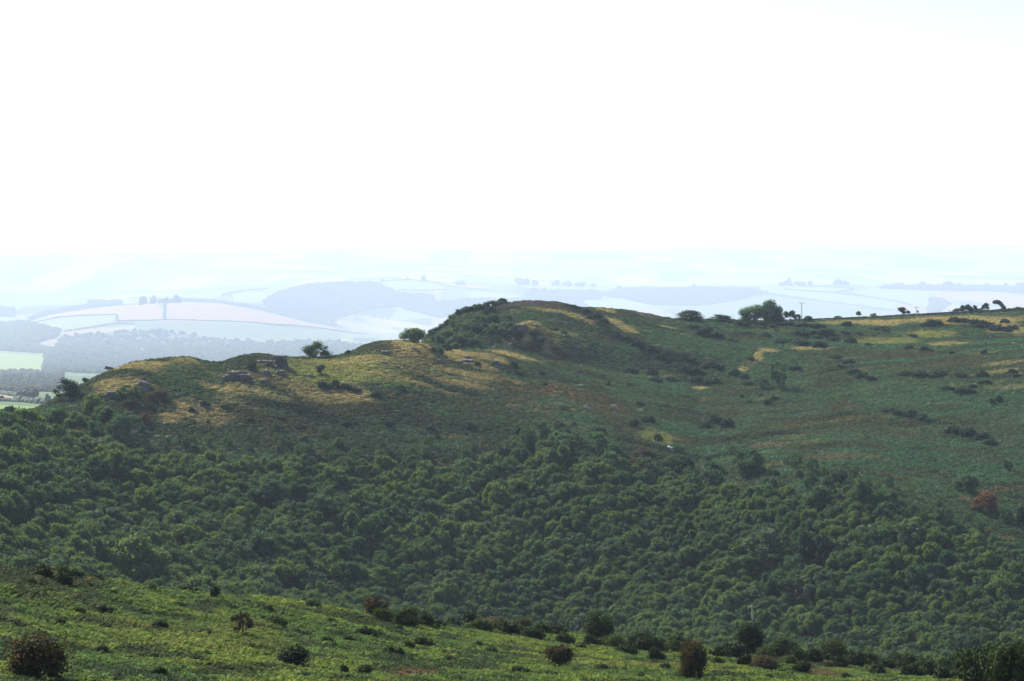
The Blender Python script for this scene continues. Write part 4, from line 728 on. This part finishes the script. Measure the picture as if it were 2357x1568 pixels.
# ------------------------------------------------------------------ the valley wood
BIG = [('oak', M_LIME, 131, 580, 76, 44, 'oak_tree', 'biggest yellow-green oak crown, low in the left wood'), ('oak', M_LIME, 187, 551, 42, 27, 'oak_tree', 'yellow-green oak crown right of and above the biggest one'), ('oak', M_LIME, 283, 588, 50, 27, 'oak_tree', 'yellow-green oak crown above the brow in the left half of the wood'),
 ('oak', M_LIME, 192, 599, 24, 14, 'oak_tree', 'small bright oak crown peeping over the bracken brow'), ('oak', M_LIME, 36, 538, 34, 20, 'oak_tree', 'dull yellow oak crown near the left edge of the wood'), ('oak', M_LIME, 137, 488, 30, 18, 'oak_tree', 'bright oak crown high in the left wood'),
 ('birch', M_GREY, 765, 562, 44, 32, 'willow_tree', 'broad grey-green crown left of the darkest hollow'), ('birch', M_GREY, 800, 600, 36, 22, 'willow_tree', 'pale grey crown below the darkest hollow'), ('oak', M_HOLLOW, 806, 566, 24, 32, 'hollow_shade_tree', 'left one of two trees coloured as shade in the hollow of the right wood'), ('oak', M_HOLLOW, 824, 566, 22, 30, 'hollow_shade_tree', 'right one of two trees coloured as shade in the hollow of the right wood'),
 ('oak', M_OAK, 360, 545, 44, 32, 'oak_tree', 'large rounded dark oak crown left of centre in the wood'), ('birch', M_GREY, 193, 527, 14, 22, 'willow_tree', 'grey pointed crown in the left wood'), ('oak', M_OAK, 270, 505, 40, 26, 'oak_tree', 'large domed oak crown in the upper left wood'), ('oak', M_LIME, 930, 560, 30, 18, 'oak_tree', 'yellowish oak crown in the far right wood')]
EXCL = []
for j, (sh, mat, px, base, w_, h_, name, lab) in enumerate(BIG):
    x, y, z = hit(px, base, 430); s = y/F; EXCL.append((x, y, w_*s/2))
    put(sh, j % 4, mat, px, base, w_, h_, name, lab, 'tree', None, 430, trunk=0.25, z0=0.03)
pts = []
g = np.random.default_rng(33)
cell_ = {}
N = 90000; px = g.uniform(-330, 1350, N); u = g.random(N)
top = curve(WOOD_TOP_D, px) + 8 + 14*fbm(px/60, px*0+3.3, 3); D = 400 + (top-400)*np.sqrt(u); X = (px-PX0)/F*D
big = 0.5+fbm(X/45, D/45, 3, 51.0)*1.4 + 0.45*sstep(0, 1, (300-px)/300)
rad = np.clip(1.7 + 2.1*np.clip(big, 0, 2.0) + g.normal(0, 0.55, N), 1.9, 7.0)
fr = (D-400)/(top-400); rad *= np.where(fr > 0.93, 0.72, 1.0)
order = np.argsort(-rad+g.normal(0, 1.2, N)); grid = {}
for i in order:
    x, y, r = X[i], D[i], rad[i]; cx, cy = int(x//6), int(y//6); ok = True
    for ax in (-2, -1, 0, 1, 2):
        for ay in (-2, -1, 0, 1, 2):
            for (qx, qy, qr) in grid.get((cx+ax, cy+ay), ()):
                if (qx-x)**2+(qy-y)**2 < (0.60*(r+qr))**2: ok = False; break
            if not ok: break
        if not ok: break
    if ok: grid.setdefault((cx, cy), []).append((x, y, r)); pts.append((x, y, r, fr[i]))
pts = np.array(pts); WZ = ground(pts[:, 0], pts[:, 1]); tpx = PX0 + F*pts[:, 0]/pts[:, 1]; tpy = PY0 - WZ*F/pts[:, 1]
edge = tpy > curve(WOOD_TOP, tpx) + np.interp(tpx, [0, 130, 220, 1024], [10, 14, 20, 16]) + 16*vnoise(tpx/13, tpy*0); pts = pts[edge]; WZ = WZ[edge]
for (ex, ey, er) in EXCL:
    keep = ~(((pts[:, 0]-ex)**2 + (pts[:, 1]-ey)**2 < (0.8*er+0.35*pts[:, 2])**2) | ((np.abs(pts[:, 0]-ex) < 0.8*er) & (pts[:, 1] < ey) & (pts[:, 1] > ey-1.5*er-6))); pts = pts[keep]; WZ = WZ[keep]
ppx = PX0 + F*pts[:, 0]/pts[:, 1]; H = pts[:, 2]*g.uniform(1.25, 1.75, len(pts)); ppy = PY0 - (WZ+H)*F/pts[:, 1]
vis = (ppx > -10) & (ppx < 1034) & (ppy < curve(CREST_F, ppx)-3)
score = np.where(vis, pts[:, 2]/pts[:, 1]*F, 0); ind = np.argsort(-score)[:292]; isind = np.zeros(len(pts), bool); isind[ind] = True
kinds = g.random(len(pts)); shade = fbm(pts[:, 0]/60, pts[:, 1]/60, 3, 71.0)
def mat_of(i):
    k_ = kinds[i]
    if pts[i, 3] > 0.9: return (M_BIRCH, 'birch') if k_ < 0.55 else (M_OAK, 'oak')
    if k_ < 0.10: return (M_GREY, 'birch')
    if k_ > 0.88: return (M_BIRCH, 'birch')
    if k_ < 0.14+0.18*max(0, shade[i]+0.1): return (M_LIME, 'oak')
    return (M_OAK, 'oak')
variants = {}
plist = []; pidx = np.zeros(len(pts), int)
for i in range(len(pts)):
    m, kd = mat_of(i); v = (m.name, kd, int(kinds[i]*997) % (6 if kd == 'oak' else 4))
    if v not in variants:
        variants[v] = len(plist); plist.append(proto('crown', plant_mesh(kd, v[2], m, 0.10)))
    pidx[i] = variants[v]
WL = {'oak_leaves': ('oak_tree', 'rounded dark green oak crown packed among the others in the valley wood'), 'bright_oak_leaves': ('oak_tree', 'yellow-green oak crown standing out bright in the valley wood'),
      'willow_leaves': ('willow_tree', 'greyish pale loose crown among the oaks of the valley wood'), 'birch_leaves': ('birch_tree', 'soft green birch crown along the top of the valley wood')}
for i in ind:
    m, kd = mat_of(i); nm, lab = WL[m.name]; r = pts[i, 2]; grp = lab.replace(' crown', ' crowns')
    if m is not M_OAK: lab = near_label(ppx[i], ppy[i], {'bright_oak_leaves': 'yellow-green crown', 'willow_leaves': 'greyish crown'}.get(m.name, 'soft green crown'), r*2*F/pts[i, 1]*0.4, WMARKS)
    o = link(nm, None, loc=(pts[i, 0], pts[i, 1], WZ[i]-0.3), rz=g.uniform(0, 6.28), label=lab, cat='tree', group=grp)
    link('crown', plist[pidx[i]].data, o, (0, 0, H[i]*0.1), 0, (r, r, H[i]*0.95)); link('trunk', trunk_mesh(i % 4, 0.08, M_BARK), o, (0, 0, 0), 0, (r, r, H[i]*0.8))
rest = ~isind; n = int(rest.sum())
scatter('woodland', np.stack([pts[rest, 0], pts[rest, 1], WZ[rest]+H[rest]*0.05], 1), np.stack([pts[rest, 2], pts[rest, 2], H[rest]*0.95], 1), np.stack([np.zeros(n), np.zeros(n), g.uniform(0, 6.28, n)], 1),
        plist, label='dense wood of small oak and birch crowns climbing the far side of the valley', cat='woodland', idx=pidx[rest])
print('wood trees', len(pts), 'stuff', n, 'visible', int(vis.sum()))

# ------------------------------------------------------------------ heather, grass tufts and bracken
def tuft(seed, n, w_, h_, size, blades=False, dome=True):
    g = np.random.default_rng(seed); a = g.uniform(0, 6.28, n); r = np.sqrt(g.random(n)); x = r*np.cos(a); y = r*np.sin(a); z = (1-r*r)**0.6*g.uniform(0.35, 1.0, n)
    P = np.stack([x*w_, y*w_, z*h_], 1); Nn = np.stack([x*0.8, y*0.8, 0.7+0*z], 1)
    V, Q = leaves(g, P, Nn, size, 0.55 if not blades else 0.9); return V, Q
M_TUFT = foliage_mat('moor_plants', (0, 0, 0), (0, 0, 0), 0.22, by_instancer=True)
M_FERN = foliage_mat('bracken_fronds', (0, 0, 0), (0, 0, 0), 0.34, by_instancer=True)
PT = [proto('tuft', mesh_np('tuft', *tuft(300+i, 84, 1.0, 0.6, 0.165), [M_TUFT])) for i in range(4)]
def frond_clump(seed):
    """Arching bracken fronds rising from one point."""
    g = np.random.default_rng(seed); V = []; Q = []
    for f in range(9):
        a = g.uniform(0, 6.28); L = g.uniform(0.7, 1.15); ca, sa = math.cos(a), math.sin(a); up = g.uniform(0.6, 0.95); px_, py_ = -sa, ca
        for s in range(6):
            q = (s+0.6)/6; x = L*q; z = up*(q*1.5-0.85*q*q)+0.05; wd = 0.26*(1-q)**0.7+0.03
            for side in (-1, 1):
                o = len(V); x2 = x+0.13
                V += [(ca*x, sa*x, z), (ca*x2, sa*x2, z+0.02), (ca*(x2+0.05)+px_*side*wd, sa*(x2+0.05)+py_*side*wd, z-0.06+0.04*g.normal()), (ca*(x-0.02)+px_*side*wd*0.8, sa*(x-0.02)+py_*side*wd*0.8, z-0.05)]
                Q.append((o, o+1, o+2, o+3))
    return V, Q
PF = [proto('bracken_clump', mesh_np('bracken_clump', *frond_clump(400+i), [M_FERN])) for i in range(5)]
# moor plants on the far hillside
N = 480000; D = g.uniform(520, 1075, N); px = g.uniform(-360, 1440, N); X = (px-PX0)/F*D
ok = D > curve(WOOD_TOP_D, px)-95; X, D, px = X[ok], D[ok], px[ok]
Z = ground(X, D); C = cover(X, D); lum = C.sum(1)
tall = np.where(lum > 0.32, 0.5, np.where(C[:, 1] < 0.045, 1.0, 0.75)); n = len(X)
sc = g.uniform(0.55, 1.25, n); scl = np.stack([sc, sc, sc*tall*g.uniform(0.7, 1.5, n)], 1)
C = C*g.uniform(0.70, 1.35, (n, 1))*(1+g.normal(0, 0.05, (n, 3)))
scatter('moor_plants', np.stack([X, D, Z-0.05], 1), scl, np.stack([g.normal(0, .1, n), g.normal(0, .1, n), g.uniform(0, 6.28, n)], 1), PT, C, 'low heather, bilberry and grass tufts covering the far moorland hillside', 'ground cover')
# bracken on the near slope
N = 400000; D = 88+(332-88)*np.sqrt(g.random(N)); px = g.uniform(-400, 1420, N); X = (px-PX0)/F*D
ok = D < curve(FG_D, px)+14; X, D = X[ok], D[ok]; Z = ground(X, D); C = cover(X, D); n = len(X)
sc = g.uniform(0.22, 0.44, n)*(1+0.5*sstep(-0.1, 0.2, fbm(X/5, D/5, 3, 15.0))); C = C*g.uniform(0.6, 1.45, (n, 1))*(1+g.normal(0, 0.07, (n, 3)))
scatter('bracken', np.stack([X, D, Z-0.08], 1), np.stack([sc, sc, sc*g.uniform(0.7, 1.25, n)], 1), np.stack([g.normal(0, .12, n), g.normal(0, .12, n), g.uniform(0, 6.28, n)], 1), PF, C, 'waist-high green bracken covering the near slope', 'bracken')

# ------------------------------------------------------------------ far woods, hedges, trees, pylons
far_pts = []
for p in WOODP:
    bb = np.array(p); lo, hi = bb.min(0), bb.max(0); m_ = math.exp((lo[1]+hi[1])/2); area = (hi[0]-lo[0])*m_*(math.exp(hi[1])-math.exp(lo[1]))
    n = int(min(max(area/420, 60), 9000)); b = g.uniform(lo[0], hi[0], n); l = g.uniform(lo[1], hi[1], n); k = inside(p, b, l); y = np.exp(l[k]); far_pts.append(np.stack([b[k]*y, y], 1))
far_pts = np.concatenate(far_pts); n = len(far_pts); Z = ground_far(far_pts[:, 0], far_pts[:, 1]); r = g.uniform(7, 13, n)*np.clip(far_pts[:, 1]/8500, 0.45, 1.5)
PFAR = [proto('far_crown', plant_mesh('far', i, M_FARTREE)) for i in range(5)]
scatter('far_woods', np.stack([far_pts[:, 0], far_pts[:, 1], Z-1], 1), np.stack([r, r, r*g.uniform(1.0, 1.6, n)], 1), np.stack([np.zeros(n), np.zeros(n), g.uniform(0, 6.28, n)], 1), PFAR, label='pale blue hazy woods on the far hillsides and in the far valley', cat='woods')
print('far trees', n)
VF, TF = shape('far', 0)
for (pts_, lab), hh in zip(HW, [8, 8, 8, 8, 10, 10, 10, 9, 9, 10, 4, 5]):
    Vs = []; Ts = []; off = 0
    for a, b in zip(pts_[:-1], pts_[1:]):
        L = math.hypot(b[0]-a[0], b[1]-a[1]); st = hh*1.1; n = int(min(max(2, L/st), 260))
        for i in range(n):
            q = (i+0.5)/n; x = a[0]+(b[0]-a[0])*q+g.normal(0, 1); y = a[1]+(b[1]-a[1])*q+g.normal(0, 1); z = float(ground_far(x, y)[0]); r = hh*g.uniform(0.65, 1.2)
            v = ICO1[0]*(1+0.15*g.normal(0, 1, (len(ICO1[0]), 1)))*np.array((r, r, hh*0.6*g.uniform(0.7, 1.7)))+np.array((x, y, z+hh*0.25)); Vs.append(v); Ts.append(ICO1[1]+off); off += len(v)
    link('hedge', mesh_np('hedge', np.concatenate(Vs), np.concatenate(Ts), [M_FARTREE]), label=lab, cat='hedge')
FT = [(28, 399.5, 23, 12.5, 'round clump-like tree in the nearest field at the left edge'), (47.8, 405.5, 6.5, 12, 'narrow upright tree at the left, beside the bright green field'), (143, 304.5, 8, 9, 'first tree rising on the far domed hill crest'), (153, 303.5, 7, 8.5, 'second tree rising on the far domed hill crest'), (176.7, 302.5, 10, 8.5, 'broadest tree rising on the far domed hill crest'), (165, 303, 8, 6, 'low tree between the taller ones on the domed hill crest'),
 (423.5, 281.2, 6, 6.5, 'lone round tree on the far ridge left of the tor'), (408, 279.5, 3, 3.5, 'tiny tree on the far ridge left of the lone round tree'), (382.3, 281, 3, 3, 'tiniest tree on the far ridge further left'), (461, 284, 14, 4, 'low long tree group on the far ridge above the tor'), (519, 284.2, 9, 7.5, 'left half of the domed tree group above the tor'), (526, 284.4, 8, 7, 'right half of the domed tree group above the tor'), (535, 285, 7, 5.5, 'single rounded tree right of the domed group'), (555, 285.3, 10, 6, 'tree crown in the belt right of the domed group'), (567, 285.6, 12, 5, 'middle crown in the tree belt on the far ridge'), (580, 286, 12, 5, 'right crown in the tree belt on the far ridge'), (593, 286.5, 7, 3.5, 'last small crown at the right end of the tree belt'),
 (619, 290, 6, 5, 'small crown at the top of the far wooded slope'), (693, 288.5, 6, 5.5, 'crown poking above the far wood right of the summit'), (785, 285, 14, 5, 'low crown under the church-like tall crown on the far ridge'), (789.4, 284.8, 4, 8, 'tall narrow crown on the far right ridge'), (800, 285, 12, 4.5, 'low crown right of the tall narrow one'), (810, 285, 5, 5, 'small round crown at the end of that far tree row'), (838, 284.2, 9, 6, 'left crown of the far clump below the pylon'), (845, 284.5, 8, 4.5, 'right crown of the far clump below the pylon'), (899, 286, 10, 4, 'low far crown above the pale fields at right'), (922, 286, 10, 5, 'bushy far crown left of the last ones'), (948, 286.5, 12, 6, 'wide far crown at the right of the ridge'), (958, 286.5, 8, 4, 'small far crown touching the wide one'), (988, 286.8, 9, 4, 'far crown under the second pylon'), (1006, 287.5, 5, 5.5, 'upright far crown near the right edge'), (1020, 287, 10, 5, 'far crown cut by the right edge')]
for j, (px, base, w_, h_, lab) in enumerate(FT):
    x, y, z = hit_far(px, base+0.4); s = y/F
    o = link('far_tree', plant_mesh('far', j % 5, M_FARTREE), None, (x, y, z-0.1*h_*s), g.uniform(0, 6), (w_*s/2, w_*s/2, h_*s*1.1), lab, 'tree')
def pylon(px, base, h_, lab):
    x, y, z = hit_far(px, base); H = h_*y/F; V = []; Q = []
    def beam(a, b, r=0.9):
        o = len(V); a = np.array(a, float); b = np.array(b, float); d = (b-a)/np.linalg.norm(b-a); u = np.cross(d, (0, 0, 1) if abs(d[2]) < .9 else (1, 0, 0)); u /= np.linalg.norm(u); w2 = np.cross(d, u)
        for p in (a, b):
            for q in ((1, 1), (-1, 1), (-1, -1), (1, -1)): V.append(tuple(p+r/2*(u*q[0]+w2*q[1])))
        Q.extend([(o, o+1, o+5, o+4), (o+1, o+2, o+6, o+5), (o+2, o+3, o+7, o+6), (o+3, o, o+4, o+7)])
    B, T = H*0.10, H*0.02
    for sx in (-1, 1):
        for sy in (-1, 1): beam((sx*B, sy*B, 0), (sx*T, sy*T, H))
    for k in range(6):
        z0, z1 = H*k/6, H*(k+1)/6; w0, w1 = B+(T-B)*k/6, B+(T-B)*(k+1)/6
        for sy in (-1, 1): beam((-w0, sy*w0, z0), (w1, sy*w1, z1), .5); beam((w0, sy*w0, z0), (-w1, sy*w1, z1), .5)
    lat = link('pylon', None, loc=(x, y, z-1), label=lab, cat='pylon'); link('tower', mesh_np('tower', V, Q, [M_METAL]), lat)
    for k, L in ((0.66, 0.17), (0.80, 0.20), (0.93, 0.15)):
        V.clear(); Q.clear(); beam((-H*L, 0, H*k), (H*L, 0, H*k), .9); beam((-H*L, 0, H*k), (0, 0, H*k+H*.04), .5); beam((H*L, 0, H*k), (0, 0, H*k+H*.04), .5); link('arm', mesh_np('arm', list(V), list(Q), [M_METAL]), lat)
pylon(829.7, 280, 14, 'taller faint pylon on the hazy ridge beyond the skyline poles'); pylon(986, 284.5, 14, 'second faint pylon near the right edge in the haze')

# ------------------------------------------------------------------ the air
v, q = box((0, 22400, -190), (56000, 45000, 420)); m, n_ = new_mat('haze'); out = nd(n_, 'ShaderNodeOutputMaterial'); pv = nd(n_, 'ShaderNodeVolumePrincipled')
pv.inputs['Color'].default_value = (*HAZE_COLOR, 1); pv.inputs['Density'].default_value = HAZE_DENSITY; pv.inputs['Anisotropy'].default_value = HAZE_G
n_.links.new(pv.outputs[0], out.inputs['Volume'])
zmin = min(float(gz.min()), float(FZ.min())); v[:, 2] = np.where(v[:, 2] < -100, zmin-1.5, 22.0)
link('haze', mesh_np('haze', v, q, [m]), label='pale blue summer haze filling the air over the valley', cat='haze', kind='stuff')
